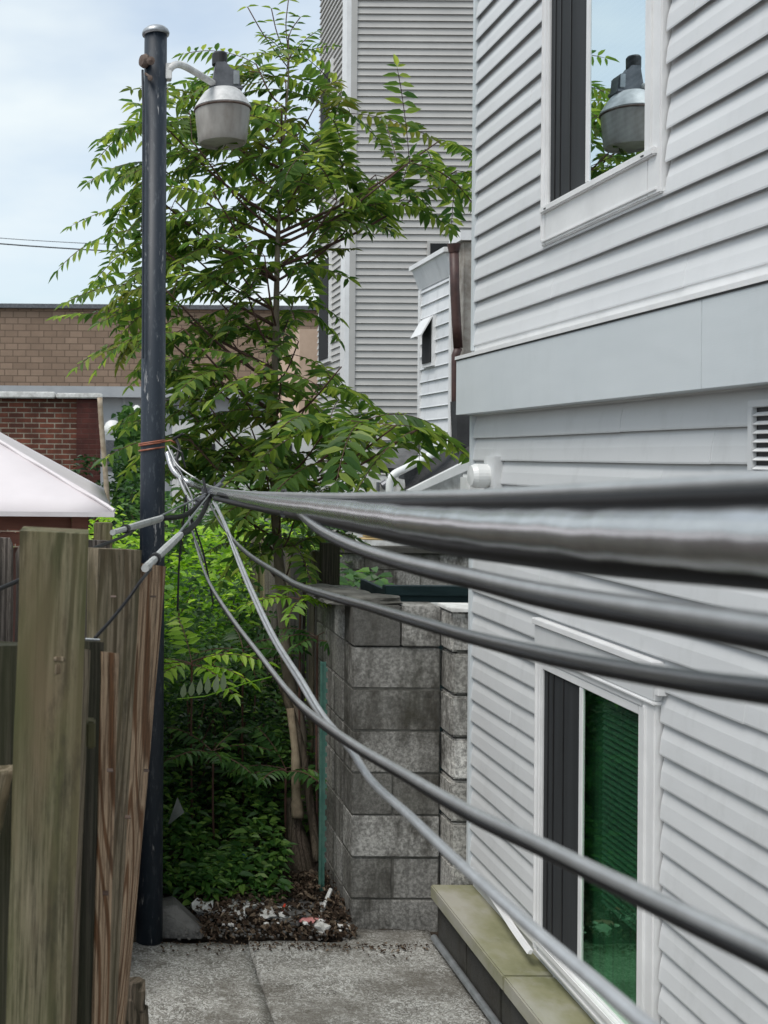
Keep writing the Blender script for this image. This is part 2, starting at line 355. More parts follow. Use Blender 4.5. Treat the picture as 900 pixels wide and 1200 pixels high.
M['leaf_weed'] = leafmat('weed_leaf', (.025,.08,.02), (.07,.17,.035), (.19,.32,.07), .45)
M['leaf_pale'] = leafmat('pale_leaf', (.22,.30,.17), (.28,.36,.22), (.34,.42,.27), .2)
M['litter'] = leafmat('dead_leaf', (.03,.020,.013), (.085,.055,.036), (.26,.20,.14), .1, .8)

# cables
def cablemat(name, c, rough=.38, spiral=0, met=.75):
    m, nt, p = mat(name); co = coords(nt)
    blk = max(c) < .05
    cc = mixc(nt, ramp(nt, noise(nt, co, 22, 6, .7), [(.42,(.35,)*3), (.62,(0,)*3)]), c, tuple(x*.5 for x in c))
    nt.links.new(cc, p.inputs['Base Color']); p.inputs['Roughness'].default_value = rough; p.inputs['Specular IOR Level'].default_value = .25 if blk else .9
    p.inputs['Metallic'].default_value = met if spiral else met*.45; p.inputs['Coat Weight'].default_value = 0 if blk else .3; p.inputs['Coat Roughness'].default_value = .15
    bump(nt, p, noise(nt, coords(nt, (1,1,1)), 28, 3), .28 if spiral else .15, .004 if spiral else .003); return m
M['cable_grey'] = cablemat('grey_cable', (.40,.41,.415), .34)
M['cable_pale'] = cablemat('pale_cable', (.50,.515,.53), .4)
M['cable_mid'] = cablemat('mid_grey_cable', (.20,.207,.21), .34)
M['cable_wrap'] = cablemat('wrapped_grey_cable', (.52,.53,.54), .25, 1)
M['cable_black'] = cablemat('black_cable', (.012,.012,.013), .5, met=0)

# ================================================================== the ground
gm = MB(); xs = [-400,-60,-12,-4,-1.5,-.5]+[i*.12 for i in range(-3, 30)]+[4.5,7,12,60,400]; ys = [-300,-40,-8,0,4,5.2,5.28]+[5.28+i*.12 for i in range(1, 24)]+[9,11,14,20,60,200,900]
xs = sorted(set(xs))
for y in ys:
    for x in xs:
        z = -.06
        if y > 5.27 and -1 < x < 3.5 and y < 9: z += .05*min(1, (y-5.28)*3)*(.5+mnoise.noise(Vector((x*3, y*3, 0)))) + .02*mnoise.noise(Vector((x*11, y*11, 3))) + min(.16, (y-5.28)*.12)
        gm.v.append((x, y, z))
nx = len(xs); gm.f = [(j*nx+i, j*nx+i+1, (j+1)*nx+i+1, (j+1)*nx+i) for j in range(len(ys)-1) for i in range(nx-1)]
tag(gm.build('ground', M['earth'], smooth=True), kind='structure')

# patio slabs with a worn back edge and a joint
def slab(x0, x1, y0, y1, seed):
    mb = MB(); rnd = random.Random(seed); nx, ny = int((x1-x0)/.06)+1, int((y1-y0)/.06)+1
    vs = []
    for j in range(ny+1):
        for i in range(nx+1):
            x = x0+(x1-x0)*i/nx; y = y0+(y1-y0)*j/ny
            if x > 1.24: y += .14*min(1,(x-1.24)/.02)*(j/ny)**8
            if j == ny: y += .025*mnoise.noise(Vector((x*9, 7, seed)))+.012*mnoise.noise(Vector((x*40, 7, seed)))
            if i in (0, nx): x += .010*mnoise.noise(Vector((y*12, seed, 2)))
            z = .006*mnoise.noise(Vector((x*2.5, y*2.5, 1)))
            if j == ny or i in (0, nx): z -= .005
            vs.append((x, y, z))
    fs = [(j*(nx+1)+i, j*(nx+1)+i+1, (j+1)*(nx+1)+i+1, (j+1)*(nx+1)+i) for j in range(ny) for i in range(nx)]
    n0 = len(vs); vs += [(vs[ny*(nx+1)+i][0], vs[ny*(nx+1)+i][1]-.01, -.12) for i in range(nx+1)]
    fs += [(ny*(nx+1)+i, ny*(nx+1)+i+1, n0+i+1, n0+i) for i in range(nx)]
    n1 = len(vs); vs += [(vs[j*(nx+1)][0], vs[j*(nx+1)][1], -.12) for j in range(ny+1)]
    fs += [(j*(nx+1), (j+1)*(nx+1), n1+j+1, n1+j) for j in range(ny)]
    n2 = len(vs); vs += [(vs[j*(nx+1)+nx][0], vs[j*(nx+1)+nx][1], -.12) for j in range(ny+1)]
    fs += [(j*(nx+1)+nx, (j+1)*(nx+1)+nx, n2+j+1, n2+j) for j in range(ny)]
    mb.add(vs, fs)
    tag(mb.build('patio', M['patio'], smooth=True), kind='structure')
slab(-.45, .769, -2.5, 5.26, 1); slab(.774, 1.68, -2.5, 5.29, 2)

# ================================================================== the sided house on the right
XW = 1.836
YE = 5.28
house = empty('sided_house', (XW, YE, 0), 'pale vinyl sided house wall with two sliding windows along the right of the passage', 'house')
YB = -2.6
def zy(px, py, X=XW): return onX(px, py, X)
# window rectangles (outer casing) in Y and Z
wl = dict(y0=3.53, y1=4.47, z0=ZC-1.99, z1=ZC-.77)
wu = dict(y0=3.52, y1=4.45, z0=ZC+.845, z1=ZC+2.30)
def siding(zlo, zhi, phase, wins, m, ex=.1033, X=XW, y0=YB, y1=YE-.012, name='siding', parent=None, lip=.015, seams=True, wav=.0016):
    mb = MB(); rnd = random.Random(int(zlo*100))
    k0 = math.floor((zlo-phase)/ex); z = phase+k0*ex
    while z < zhi:
        a0, a1 = max(z, zlo), min(z+ex, zhi)
        spans = [(y0, y1, a0, a1)]
        for q in wins:
            ns = []
            for (s0, s1, b0, b1) in spans:
                if b1 <= q['z0']+.02 or b0 >= q['z1']-.02: ns.append((s0, s1, b0, b1)); continue
                ns.append((s0, q['y0']-.008, b0, b1)); ns.append((q['y1']+.003, s1, b0, b1))
                if b0 < q['z0']+.02: ns.append((q['y0']-.008, q['y1']+.003, b0, q['z0']+.02))
                if b1 > q['z1']-.02: ns.append((q['y0']-.008, q['y1']+.003, q['z1']-.02, b1))
            spans = ns
        seam = rnd.uniform(2.2, 4.9); dz = rnd.uniform(-.001, .001)
        for (s0, s1, b0, b1) in spans:
            if b1-b0 < .003 or s1 <= s0: continue
            cuts = [s0]; n = max(1, int((s1-s0)/.11))
            cuts = [s0+(s1-s0)*i/n for i in range(n+1)]
            if seams and s0 < seam < s1: cuts += [seam, seam+.0005]
            cuts.sort()
            def prof(y):
                t0, t1 = (b0-z)/ex, (b1-z)/ex
                off = .0018 if (seams and y > seam) else 0
                wv = wav*mnoise.noise(Vector((y*2.2, z*7, 0)))
                d = lambda t: -lip*(1-t)-.002-(wv+off if t < .95 else 0)
                zl = .0012*mnoise.noise(Vector((y*1.7, z*9, 5)))+dz-(off*.8)
                return [(X+.005, y, min(b1, b0+.032)+zl), (X+d(t0)+.0025, y, min(b1, b0+.030)+zl), (X+d(t0)+.0025, y, b0+.002+zl), (X+d(t0), y, b0+zl), (X+d(t0)-.001, y, b0+.006+zl), (X+d((t0+t1)/2)-.0022, y, (b0+b1)/2), (X+d(t1)+.003, y, b1), (X+d(t1)+.005, y, b1+.028)]
            P = [prof(y) for y in cuts]; base = len(mb.v); q = 8
            for p_ in P: mb.v += p_
            for i in range(len(P)-1):
                for j in range(q-1): mb.f.append((base+i*q+j, base+(i+1)*q+j, base+(i+1)*q+j+1, base+i*q+j+1))
        z += ex
    o = mb.build(name, m, parent); me = o.data
    return o
BZ0, BZ1 = ZC+.199, ZC+.473
siding(ZC-1.955, BZ0+.02, ZC-.014, [wl], M['siding_low'], .1028, parent=house, lip=.012)
o = siding(BZ1+.035, ZC+4.4, ZC+.629, [wu], M['siding'], .1033, parent=house, lip=.014); o['label'] = 'upper storey lap siding'
mb = MB().box((XW+.10, YB, -.1), (XW+5, YE, ZC+4.3)); mb.box((XW+.001, YE-.012, ZC-1.96), (XW+.10, YE, ZC+4.3))
# wall core around the two openings
for z0, z1, q in ((-.1, ZC+.35, wl), (ZC+.35, ZC+4.3, wu)):
    mb.box((XW+.004, YB, z0), (XW+.10, q['y0']+.03, z1)); mb.box((XW+.004, q['y1']-.03, z0), (XW+.10, YE-.013, z1))
    mb.box((XW+.004, q['y0']+.03, z0), (XW+.10, q['y1']-.03, q['z0']+.03)); mb.box((XW+.004, q['y0']+.03, q['z1']-.03), (XW+.10, q['y1']-.03, z1))
mb.build('wall_core', M['siding_low'], house)
MB().box((XW-.35, YB-.3, ZC+4.4), (XW+5.3, YE+.3, ZC+4.55)).prism([(XW-.35, YB-.3, ZC+4.55), (XW+5.3, YB-.3, ZC+4.55), (XW+2.5, YB-.3, ZC+6)], (0, YE-YB+.6, 0)).build('roof', M['grey_tar'], house)
# corner posts, upper and lower
MB().box((XW-.022, YE-.028, BZ1+.03), (XW+.02, YE+.004, ZC+4.4)).build('corner_trim', M['band'], house, bevel=.003)
MB().box((XW-.024, YE-.026, ZC-1.95), (XW+.02, YE+.004, BZ0)).build('corner_trim', M['band'], house, bevel=.003)
# the boxed band between the storeys
XB = XW-.088
yj = onX(822, 400, XB)[0]
mb = MB().box((XB, yj+.0012, BZ0), (XW+.05, YE+.006, BZ1)); mb.box((XB, YB, BZ0), (XW+.05, yj-.0012, BZ1)); mb.box((XB+.002, yj-.0012, BZ0+.002), (XW+.04, yj+.0012, BZ1-.002))
bd = mb.build('band', M['band'], house, bevel=.002)
mb = MB(); Yc = [YB, 3.9, 3.902, YE+.008]
mb.prism([(XB-.006, YB, BZ1-.012), (XB-.006, YB, BZ1+.004), (XW-.012, YB, BZ1+.026), (XW-.012, YB, BZ1+.060), (XW+.02, YB, BZ1+.060), (XW+.02, YB, BZ1-.012)], (0, YE+.010-YB, 0))
mb.build('flashing', M['white_trim'], bd)
MB().box((XB-.003, YB, BZ1-.018), (XB+.01, YE+.007, BZ1-.0125)).build('painted_shadow', M['rubber_black'], bd)  # black strip laid in as the shadow under the flashing lip
mb = MB().box((XW-.016, YB, ZC-1.975), (XW+.002, YE-.03, ZC-1.945)); mb.build('starter_strip', M['white_trim'], house)

def window(q, upper):
    y0, y1, z0, z1 = q['y0'], q['y1'], q['z0'], q['z1']
    cy = (y0+y1)/2
    T = M['white_trim']
    win = MB()
    xo = XW-.030
    ap = .13 if upper else .055       # foot of the frame
    hd = .07
    # casing ring
    win.box((xo, y0, z0), (XW+.05, y0+.080, z1)); win.box((xo, y1-.040, z0), (XW+.05, y1, z1))
    win.box((xo+.001, y0+.080, z0), (XW+.05, y1-.040, z0+ap)); win.box((xo+.001, y0+.080, z1-hd+.03), (XW+.05, y1-.040, z1))
    fr = win.build('window', T, house, bevel=.004)
    fr['label'] = 'upper sliding window, half of it mirroring the sky and lamp' if upper else 'lower sliding window with a green pane'
    st_ = MB(); xs_ = xo-.006
    st_.box((xs_, y0+.052, z0+ap+.005), (xo+.002, y0+.066, z1-.03)); st_.box((xs_, y1-.016, z0+.02), (xo+.002, y1-.008, z1-.03)); st_.box((xs_+.001, y0+.02, z0+.012), (xo+.002, y1-.017, z0+.022))
    st_.build('casing_bead', T, fr, bevel=.002)
    # inner vinyl frame
    a0, a1, b0, b1 = y0+.080, y1-.040, z0+ap, z1-hd+.03
    g = MB(); t = .032; xi = XW-.026
    g.box((xi, a0, b0), (XW+.06, a0+t, b1)); g.box((xi, a1-t*.5, b0), (XW+.06, a1, b1)); g.box((xi+.001, a0+t, b0), (XW+.06, a1-t*.5, b0+t)); g.box((xi+.001, a0+t, b1-t), (XW+.06, a1-t*.5, b1))
    c = a0+(a1-a0)*.565
    g.box((xi+.003, c-.014, b0+t), (XW-.010, c+.014, b1-t))
    fi = g.build('sash_frame', T, house, bevel=.003); 
    s = MB().box((XW-.045, y0+.02, z0+ap-.004), (XW-.01, y1-.02, z0+ap+.022)); s.build('sill', T, house, bevel=.004)
    if upper:
        for yy in (y0+.085, y1-.075): MB().box((XW-.0472, yy-.009, z0+ap+.005), (XW-.0445, yy+.009, z0+ap+.009)).build('weep_hole', M['rubber_black'], house)
    # far half: insect screen ; near half: pane
    MB().box((XW-.016, c+.014, b0+t), (XW-.013, a1-t*.5, b1-t)).build('insect_screen', M['screen'], house)
    k = MB()
    for yy in (a1-.06, a1-.11, a1-.2): k.box((XW-.0205, yy-.003, b0+t), (XW-.0165, yy+.003, b1-t))
    k.build('screen_rib', M['rubber_black'], house)
    pm = MB(); ya, yb = a0+t, c-.014
    if upper:
        d = (yb-ya)*math.tan(R(.15))
        pm.prism([(XW-.018, yb, b0+t), (XW-.018, yb, b1-t), (XW-.018+d, ya, b1-t), (XW-.018+d, ya, b0+t)], (.004, 0, 0))
    else:
        pm.box((XW-.018, ya, b0+t), (XW-.014, yb, b1-t))
    pm.build('pane', M['glass'] if upper else M['glass_green'], house)
    bl = MB(); zz = b0+t+.012
    while zz < b1-t:
        if upper or zz > b0+.34: bl.add([(XW+.004, ya, zz), (XW+.004, yb-(0 if upper else .10), zz), (XW+.012, yb-(0 if upper else .10), zz+.016), (XW+.012, ya, zz+.016)], [(0,1,2,3)])
        zz += .022
    bl.build('blind', M['blind_pale'] if upper else M['blind'], house)
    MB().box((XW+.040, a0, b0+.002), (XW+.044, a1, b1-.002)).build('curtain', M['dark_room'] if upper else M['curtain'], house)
    if not upper:
        h = MB(); h.box((XW-.034, y0-.004, z1-.004), (XW+.01, y1+.004, z1+.10)); hb = h.build('window_head', M['siding_low'], house, bevel=.004)
        h = MB().box((XW-.044, y0-.012, z1+.10), (XW+.01, y1+.010, z1+.125)); h.box((XW-.040, y0-.008, z1-.016), (XW+.01, y1+.006, z1-.0045)); h.build('moulding', T, house, bevel=.003)
        h = MB().box((XW-.036, y0-.035, z1+.02), (XW, y0-.013, z1+.08)); h.build('end_clip', T, house, bevel=.002)
window(wl, False); window(wu, True)
# loose starter strip lying out over the ledge
p = [Vector((XW-.022, YE-.05, ZC-1.945)), Vector((XW-.03, 4.9, ZC-1.955)), Vector((XW-.05, 4.62, ZC-1.968)), Vector((XW-.062, 4.42, ZC-1.974))]
mb = MB(); q = catmull(p, 5); vs = []
for a in q: vs += [a+Vector((-.012,0,-.004)), a+Vector((0,0,.012)), a+Vector((.012,0,.010)), a+Vector((.006,0,-.006))]
mb.add(vs, [(i*4+j, i*4+(j+1)%4, i*4+4+(j+1)%4, i*4+4+j) for i in range(len(q)-1) for j in range(4)]+[(0,1,2,3), tuple(len(vs)-4+j for j in range(4))])
st = mb.build('loose_strip', M['white_trim'], house); st['label'] = 'white strip bent away from the foot of the siding'
# louvred vent
yv, zt = onX(880, 478, XW-.02); _, zb = onX(880, 552, XW-.02)
v = MB(); v.box((XW-.03, yv-.30, zb-.03), (XW+.01, yv, zb)); v.box((XW-.03, yv-.30, zt), (XW+.01, yv, zt+.02)); v.box((XW-.03, yv-.022, zb), (XW+.01, yv, zt)); v.box((XW-.03, yv-.30, zb), (XW+.01, yv-.278, zt))
vo = v.build('vent', M['siding_low'], house, bevel=.002)
MB().box((XW-.017, yv-.279, zb+.001), (XW-.0165, yv-.021, zt-.001)).build('vent_opening', M['rubber_black'], vo)
n = 7
for i in range(n):
    z = zb+.006+(zt-zb-.004)*i/n
    MB().prism([(XW-.030, yv-.277, z), (XW-.012, yv-.277, z+.013), (XW-.010, yv-.277, z+.011), (XW-.028, yv-.277, z-.002)], (0, .254, 0)).build('louvre', M['white_trim'], vo)

# foundation and concrete ledge
ld = empty('foundation_ledge', (1.68, YE, 0), 'low block foundation with a mossy concrete cap along the foot of the sided house', 'ledge')
mb = MB(); y = YE; rnd = random.Random(3); ci = 0
zc0, zc1 = ZC-2.10, ZC-2.035
while y > 1.5:
    L = [.93, 1.1, .95, 1.0, 1.0][ci % 5]; mb.box((1.643+rnd.uniform(-.002,.002), y-L+.004, zc0), (XW+.01, y, zc1+rnd.uniform(-.002,.002))); y -= L; ci += 1
mb.build('concrete_cap', M['cap'], ld, bevel=.006)
mb = MB(); y = YE
while y > 1.5: mb.box((1.682+rnd.uniform(-.003,.003), y-.395, -.1), (XW+.003, y, zc0-.002)); y -= .40
mb.build('foundation_block', M['block_dark'], ld, bevel=.004)
mb = MB().tube([(1.655, YE-.02, .028), (1.66, 4.3, .03), (1.655, 3.0, .03), (1.66, 1.5, .03)], .017, 12); mb.tube([(1.659, 4.32, .03), (1.659, 4.26, .03)], .022, 12)
tag(smoothshade(mb.build('conduit', M['galv'])), 'thin grey conduit lying on the patio along the foot of the block foundation', 'pipe')

# meter box on the house corner
me_ = empty('utility_meter', (XW-.03, 5.0, ZC-.1), 'white round meter with a square box on the siding by the house corner', 'meter')
MB().box((XW-.045, 4.90, ZC-.27), (XW+.002, 5.03, ZC+.005)).build('mounting_board', M['siding_low'], me_, bevel=.004)
MB().lathe([(.0,-.0),(.052,0),(.055,.02),(.055,.055),(.045,.075),(.0,.08)], (XW-.045, 4.985, ZC-.085), 24, (-1,0,0)).build('dial', M['white_plastic'], me_, smooth=False)
a = W(541, 556, 5.20); b = W(565, 580, 5.20)
MB().box((a.x, 5.12, b.z-.04), (b.x, 5.23, a.z)).build('meter_box', M['white_plastic'], me_, bevel=.012)
MB().tube([(b.x-.02, 5.17, b.z+.02), (XW-.02, 5.08, b.z+.02)], .012, 10).build('connector', M['white_plastic'], me_)

# ================================================================== concrete block walls
def blocks(mb, o, u, n, rows, ch, bl, t, rnd, jit=.004, split=None, gap=.007):
    o = Vector(o); u = Vector(u); nn = Vector((u.y, -u.x, 0))
    for r in range(rows):
        cuts = split[r] if split else None
        if cuts is None:
            s = -bl/2 if r % 2 else 0; cuts = [0]
            while s+bl < n*bl-.01:
                s += bl
                if s > .01: cuts.append(s)
            cuts.append(n*bl)
        for i in range(len(cuts)-1):
            a, b = cuts[i]+gap/2, cuts[i+1]-gap/2; z0 = o.z+r*ch+gap/2; z1 = o.z+(r+1)*ch-gap/2; j = rnd.uniform(-jit, jit)
            P = [o+u*a+nn*j, o+u*b+nn*(j+rnd.uniform(-jit,jit)*.5), o+u*b+nn*-t, o+u*a+nn*-t]
            mb.add([(p.x,p.y,z0) for p in P]+[(p.x,p.y,z1) for p in P], [(0,3,2,1),(4,5,6,7),(0,1,5,4),(1,2,6,5),(2,3,7,6),(3,0,4,7)])
rnd = random.Random(8)
YF = 5.45; ch = 49.3*YF/F
xa = W(412, 900, YF).x; xb = W(516, 900, YF).x; ztop = W(460, 709, YF).z; zbot = ztop-8*ch
bw_ = empty('block_enclosure', (xa, YF, 0), 'stained grey concrete block enclosure eight courses high beside the patio end', 'block wall')
L = xb-xa; h2 = L*.47; full = [0, L]; half = [0, h2, L]
mb = MB(); rows = [full, half, full, half, full, full, full, [0, L*.55]]      # bottom to top
blocks(mb, (xa, YF, zbot), (1,0,0), 1, 8, ch, L, .19, rnd, split=rows)
mb.build('front_block', M['block'], bw_, bevel=.005)
MB().box((xa+L*.55+.004, YF-.006, ztop-ch+.004), (xb-.004, YF+.18, ztop-.006)).build('front_block', M['block_pale'], bw_, bevel=.006)
mb = MB(); blocks(mb, (xa, YF+.86, zbot), (0,-1,0), 1, 8, ch, .66, .19, rnd, split=[[0,.26,.66],[0,.46,.66]]*4, jit=.003)
mb.build('side_block', M['block_side'], bw_, bevel=.005)
MB().box((xa+.008, YF+.008, zbot-.1), (xb-.002, YF+.17, ztop-ch-.01)).box((xa+.008, YF+.171, zbot-.1), (xa+.17, YF+.85, ztop-.02)).build('mortar', M['mortar'], bw_)
def lump(c, r, sx, sy, sz, seed, mb, n=3):
    bm = bmesh.new(); bmesh.ops.create_icosphere(bm, subdivisions=n, radius=1)
    for v in bm.verts:
        d = 1+.35*mnoise.noise(v.co*1.6+Vector((seed*3.1,0,0)))+.12*mnoise.noise(v.co*5+Vector((seed,2,0)))
        q = v.co*d; q = Vector((max(-.75, min(.75, q.x)), max(-.8, min(.8, q.y)), max(-.6, min(.6, q.z))))
        v.co = Vector((q.x*sx*r, q.y*sy*r, q.z*sz*r))+Vector(c)
    mb.add([v.co[:] for v in bm.verts], [tuple(v.index for v in f.verts) for f in bm.faces]); bm.free()
mb = MB()
for i, (px, py, Y, r, sx, sy, sz) in enumerate([(385,695,5.95,.13,1,1.5,.22),(408,697,5.75,.13,1.1,1.4,.22),(437,702,5.55,.115,1.5,.9,.26),(458,712,5.50,.07,1.3,.8,.22),(398,704,5.6,.10,1.2,1.2,.16),(375,688,6.2,.09,1,1,.25)]):
    lump(W(px, py, Y), r, sx, sy, sz, i, mb)
mb.build('broken_capping', M['mortar'], bw_)
# pilaster of stacked corner blocks against the house
pl_ = empty('corner_pier', (1.68, 5.29, 0), 'narrow pier of stacked pale blocks between the block enclosure and the house corner', 'pier')
mb = MB(); x0 = W(517, 800, 5.45).x; zt2 = W(530, 716, 5.30).z; chp = 49.5*5.32/F
for r in range(9):
    z1 = zt2-r*chp; wd = [0,.012,.004,.012,.002,.008,.014,.004,.01][r]
    mb.box((x0+wd*.7, 5.295+rnd.uniform(0,.018), z1-chp+.005), (XW+.15, 5.50, z1-.005))
mb.build('pier_block', M['block_white'], pl_, bevel=.010)
MB().box((x0+.035, 5.318, zt2-9*chp), (XW+.14, 5.49, zt2-.02)).build('mortar', M['mortar'], pl_)
MB().box((x0-.006, 5.285, zt2-.004), (XW+.15, 5.50, zt2+.014)).build('pier_cap', M['dirty_white'], pl_, bevel=.003)
# teal timber bin behind the enclosure
a = W(452, 686, 6.4); b = W(552, 686, 6.4)
tb = empty('timber_hatch', (a.x, 6.4, 0), 'dark teal boarded hatch box with a pale rail behind the block enclosure', 'hatch')
mb = MB().box((a.x, 6.4, 0), (b.x+.5, 6.43, a.z-.03)).box((a.x, 6.432, 0), (a.x+.03, 7.0, a.z-.03))
mb.build('side_board', M['teal'], tb, bevel=.003)
MB().box((a.x-.01, 6.37, a.z-.055), (b.x+.52, 6.44, a.z)).build('top_rail', M['teal'], tb, bevel=.004)
MB().box((a.x+.02, 5.80, W(500,707,5.8).z-.02), (b.x+.1, 5.84, W(500,707,5.8).z)).build('front_rail', M['dirty_white'], tb, bevel=.003)
# back block wall
YBK = 12.4
a = W(383, 648, YBK); b = W(600, 648, YBK); bch = .185
mb = MB(); nb = 8
blocks(mb, (a.x, YBK, a.z-7*bch), (1,0,0), nb, 7, bch, .42, .19, random.Random(5), jit=.004)
bk = empty('back_block_wall', (a.x, YBK, 0), 'grey block wall with a dark coping across the back of the yard', 'block wall')
mb.build('wall_block', M['block'], bk, bevel=.004); MB().box((a.x+.01, YBK+.012, -.1), (a.x+8*.42-.01, YBK+.17, a.z-.01)).build('mortar', M['mortar'], bk)
MB().box((a.x-.03, YBK-.04, a.z), (a.x+8*.42+.03, YBK+.22, a.z+.07)).build('coping', M['block_dark'], bk, bevel=.01)
mb = MB(); c0 = W(450, 632, 12.5)
for i in range(3):
    mb.tube([c0+Vector((math.cos(t*.5)*(.28-.05*i), math.sin(t*.5)*.15, .03*i+.012*t*.1)) for t in range(13)], .011, 6)
tag(mb.build('coiled_tube', M['tube_yellow']), 'coil of yellow tubing resting on the back block wall', 'tubing')

# ================================================================== buildings beyond
def lap(mb, o, u, L, z0, z1, ex, lip=.02):          # lap siding on a plane; outward normal = (u.y,-u.x)
    o = Vector(o); u = Vector(u); nn = Vector((u.y, -u.x, 0)); z = z0
    while z < z1-.01:
        t = min(z+ex, z1); P = [(0, z), (lip, z), (lip*.8, z+.015), (.002, t)]
        vs = [o+nn*d+Vector((0,0,h-o.z)) for d, h in P]+[o+u*L+nn*d+Vector((0,0,h-o.z)) for d, h in P]
        mb.add(vs, [(0,1,5,4),(1,2,6,5),(2,3,7,6)]); z += ex
YG = 20.0
x0 = W(407, 300, YG).x
gb = empty('grey_apartment_block', (x0, YG, 0), 'tall grey building with narrow horizontal siding and white corner trim behind the tree', 'building')
mb = MB(); lap(mb, (x0+.14, YG, 0), (1,0,0), 7, 0, 13, 8.05*YG/F, .035); mb.build('front_wall', M['grey_siding'], gb)
mb = MB(); Ls = YG*303/271.-YG+.1
lap(mb, (x0, YG+Ls, 0), (0,-1,0), Ls-.02, 0, 13, 8.05*YG/F, .035); mb.box((x0+.03, YG+.03, 0), (x0+7.1, YG+Ls, 13)); mb.build('side_wall', M['grey_siding'], gb)
MB().box((x0-.05, YG-.05, 0), (x0+.03, YG+.30, 13)).build('corner_board', M['white_trim'], gb)
MB().box((x0+.031, YG-.05, 0), (x0+.14, YG+.02, 13)).build('corner_board', M['grey_siding'], gb)
MB().box((x0-.3, YG-.3, 13), (x0+7.4, YG+Ls+.3, 13.3)).build('roof', M['grey_tar'], gb)
for (pa, pb) in ((75, 210), (300, 425)):
    za = W(380, pa, 21.5).z; zb_ = W(380, pb, 21.5).z
    w_ = MB().box((x0-.07, 21.15, zb_), (x0+.03, 22.1, za)).build('window', M['white_trim'], gb)
    MB().box((x0-.085, 21.22, zb_+.07), (x0-.0705, 22.03, za-.07)).build('pane', M['dark_room'], w_)
a = W(503, 286, YG); b = W(540, 312, YG)
w_ = MB().box((a.x-.05, YG-.06, b.z-.6), (b.x+.6, YG+.01, a.z+.05)).build('window', M['grey_siding'], gb); MB().box((a.x, YG-.075, b.z-.5), (b.x+.5, YG-.0605, a.z)).build('pane', M['dark_room'], w_)

# white extension with aluminium siding
YN, YQ = 14.0, 15.35
xe = W(531, 420, YN).x
ex_ = empty('white_extension', (xe, YN, 0), 'narrow white building with wide aluminium siding between the grey block and the house', 'building')
zt_n = W(529, 322, YN).z
mb = MB(); lap(mb, (xe, YQ, 0), (0,-1,0), YQ-YN, 0, zt_n, .175, .03); mb.box((xe+.02, YN, 0), (xe+3, YQ, zt_n+.1)); mb.build('side_wall', M['white_alu'], ex_)
MB().box((xe-.04, YN-.03, 0), (xe+.05, YN+.06, zt_n)).build('corner_board', M['white_trim'], ex_)
MB().box((xe-.04, YQ-.05, 0), (xe+.05, YQ+.03, zt_n)).build('corner_board', M['white_trim'], ex_)
mb = MB().prism([(xe-.02, YN-.04, zt_n), (xe-.12, YN-.04, zt_n+.28), (xe+3, YN-.04, zt_n+.28), (xe+3, YN-.04, zt_n)], (0, YQ-YN+.10, 0)); eav = mb.build('eave', M['white_alu'], ex_)
MB().box((xe-.15, YN-.07, zt_n+.28), (xe+3, YQ+.1, zt_n+.34)).build('drip_edge', M['white_trim'], eav)
yw0, yw1 = 14.65, 15.12; zw1 = W(497, 372, 14.9).z; zw0 = W(497, 430, 14.9).z
w_ = MB().box((xe-.06, yw0, zw0), (xe+.0, yw1, zw1)).build('window', M['white_trim'], ex_)
MB().box((xe-.075, yw0+.05, zw0+.05), (xe-.0605, yw1-.05, zw1-.05)).build('pane', M['dark_room'], w_)
MB().prism([(xe-.08, yw0, zw1-.02), (xe-.22, yw0, zw1-.26), (xe-.20, yw0, zw1-.26), (xe-.06, yw0, zw1-.02)], (0, yw1-yw0, 0)).build('open_sash', M['white_trim'], w_)
# stucco chimney strip and downspout
a = W(541, 284, 13.7); b = W(600, 284, 13.7)
MB_ = MB().box((a.x, 13.6, 0), (b.x, 13.95, a.z)); ck = empty('stucco_pier', (a.x, 13.6, 0), 'weathered beige stucco pier with a white cap next to the house corner', 'pier')
MB_.build('shaft', M['old_stucco'], ck, bevel=.01); MB().box((a.x-.06, 13.55, a.z), (b.x, 14.0, a.z+.12)).build('cap', M['white_trim'], ck)
ds = empty('downspout', W(533, 600, 13.4), 'dark red downspout with a flared top on the white extension', 'downspout')
P = [W(532, 292, 13.45), W(533, 340, 13.45), W(535, 380, 13.45), W(537, 408, 13.45), W(534, 416, 13.45), W(534, 620, 13.45)]
MB().tube(P[:4], .056, 14).tube(P[3:], .05, 14).build('pipe', M['rust_pipe'], ds, smooth=True)
MB().tube([W(532, 296, 13.45), W(532, 286, 13.45)], [.062,.082], 14).build('flared_top', M['rust_pipe'], ds)
# low white outbuilding with a sloping felt roof
YL = 13.0
lo = empty('low_outbuilding', W(420, 640, YL), 'low white outbuilding with a sloping black felt roof behind the cables', 'outbuilding')
pts = [W(421, 700, YL), W(421, 553, YL), W(474, 562, YL), W(476, 578, YL), W(556, 545, YL), W(600, 530, YL), W(600, 700, YL)]
MB().prism(pts, (0, .3, 0)).build('front_wall', M['dirty_white'], lo)
MB().box((W(421,560,YL).x-.02, YL-.03, 0), (W(427,560,YL).x, YL, W(421,553,YL).z)).build('corner_board', M['white_trim'], lo)
rp_ = [W(474, 576, YL-.1), W(474, 551, YL+.5), W(534, 509, YL+.5), W(600, 470, YL+.5), W(600, 520, YL-.1), W(556, 540, YL-.1)]
MB().prism(rp_, (0, .25, -.05)).build('felt_roof', M['black_tar'], lo)
MB().prism([W(438, 548, YL-.05), W(452, 527, YL+.6), W(500, 516, YL+.6), W(478, 549, YL-.05)], (0, .1, -.06)).build('felt_roof', M['grey_tar'], lo)
MB().prism([W(536, 520, YL+.2), W(534, 470, YL+.2), W(560, 470, YL+.2), W(560, 530, YL+.2)], (0, .2, 0)).build('felt_upstand', M['black_tar'], lo)
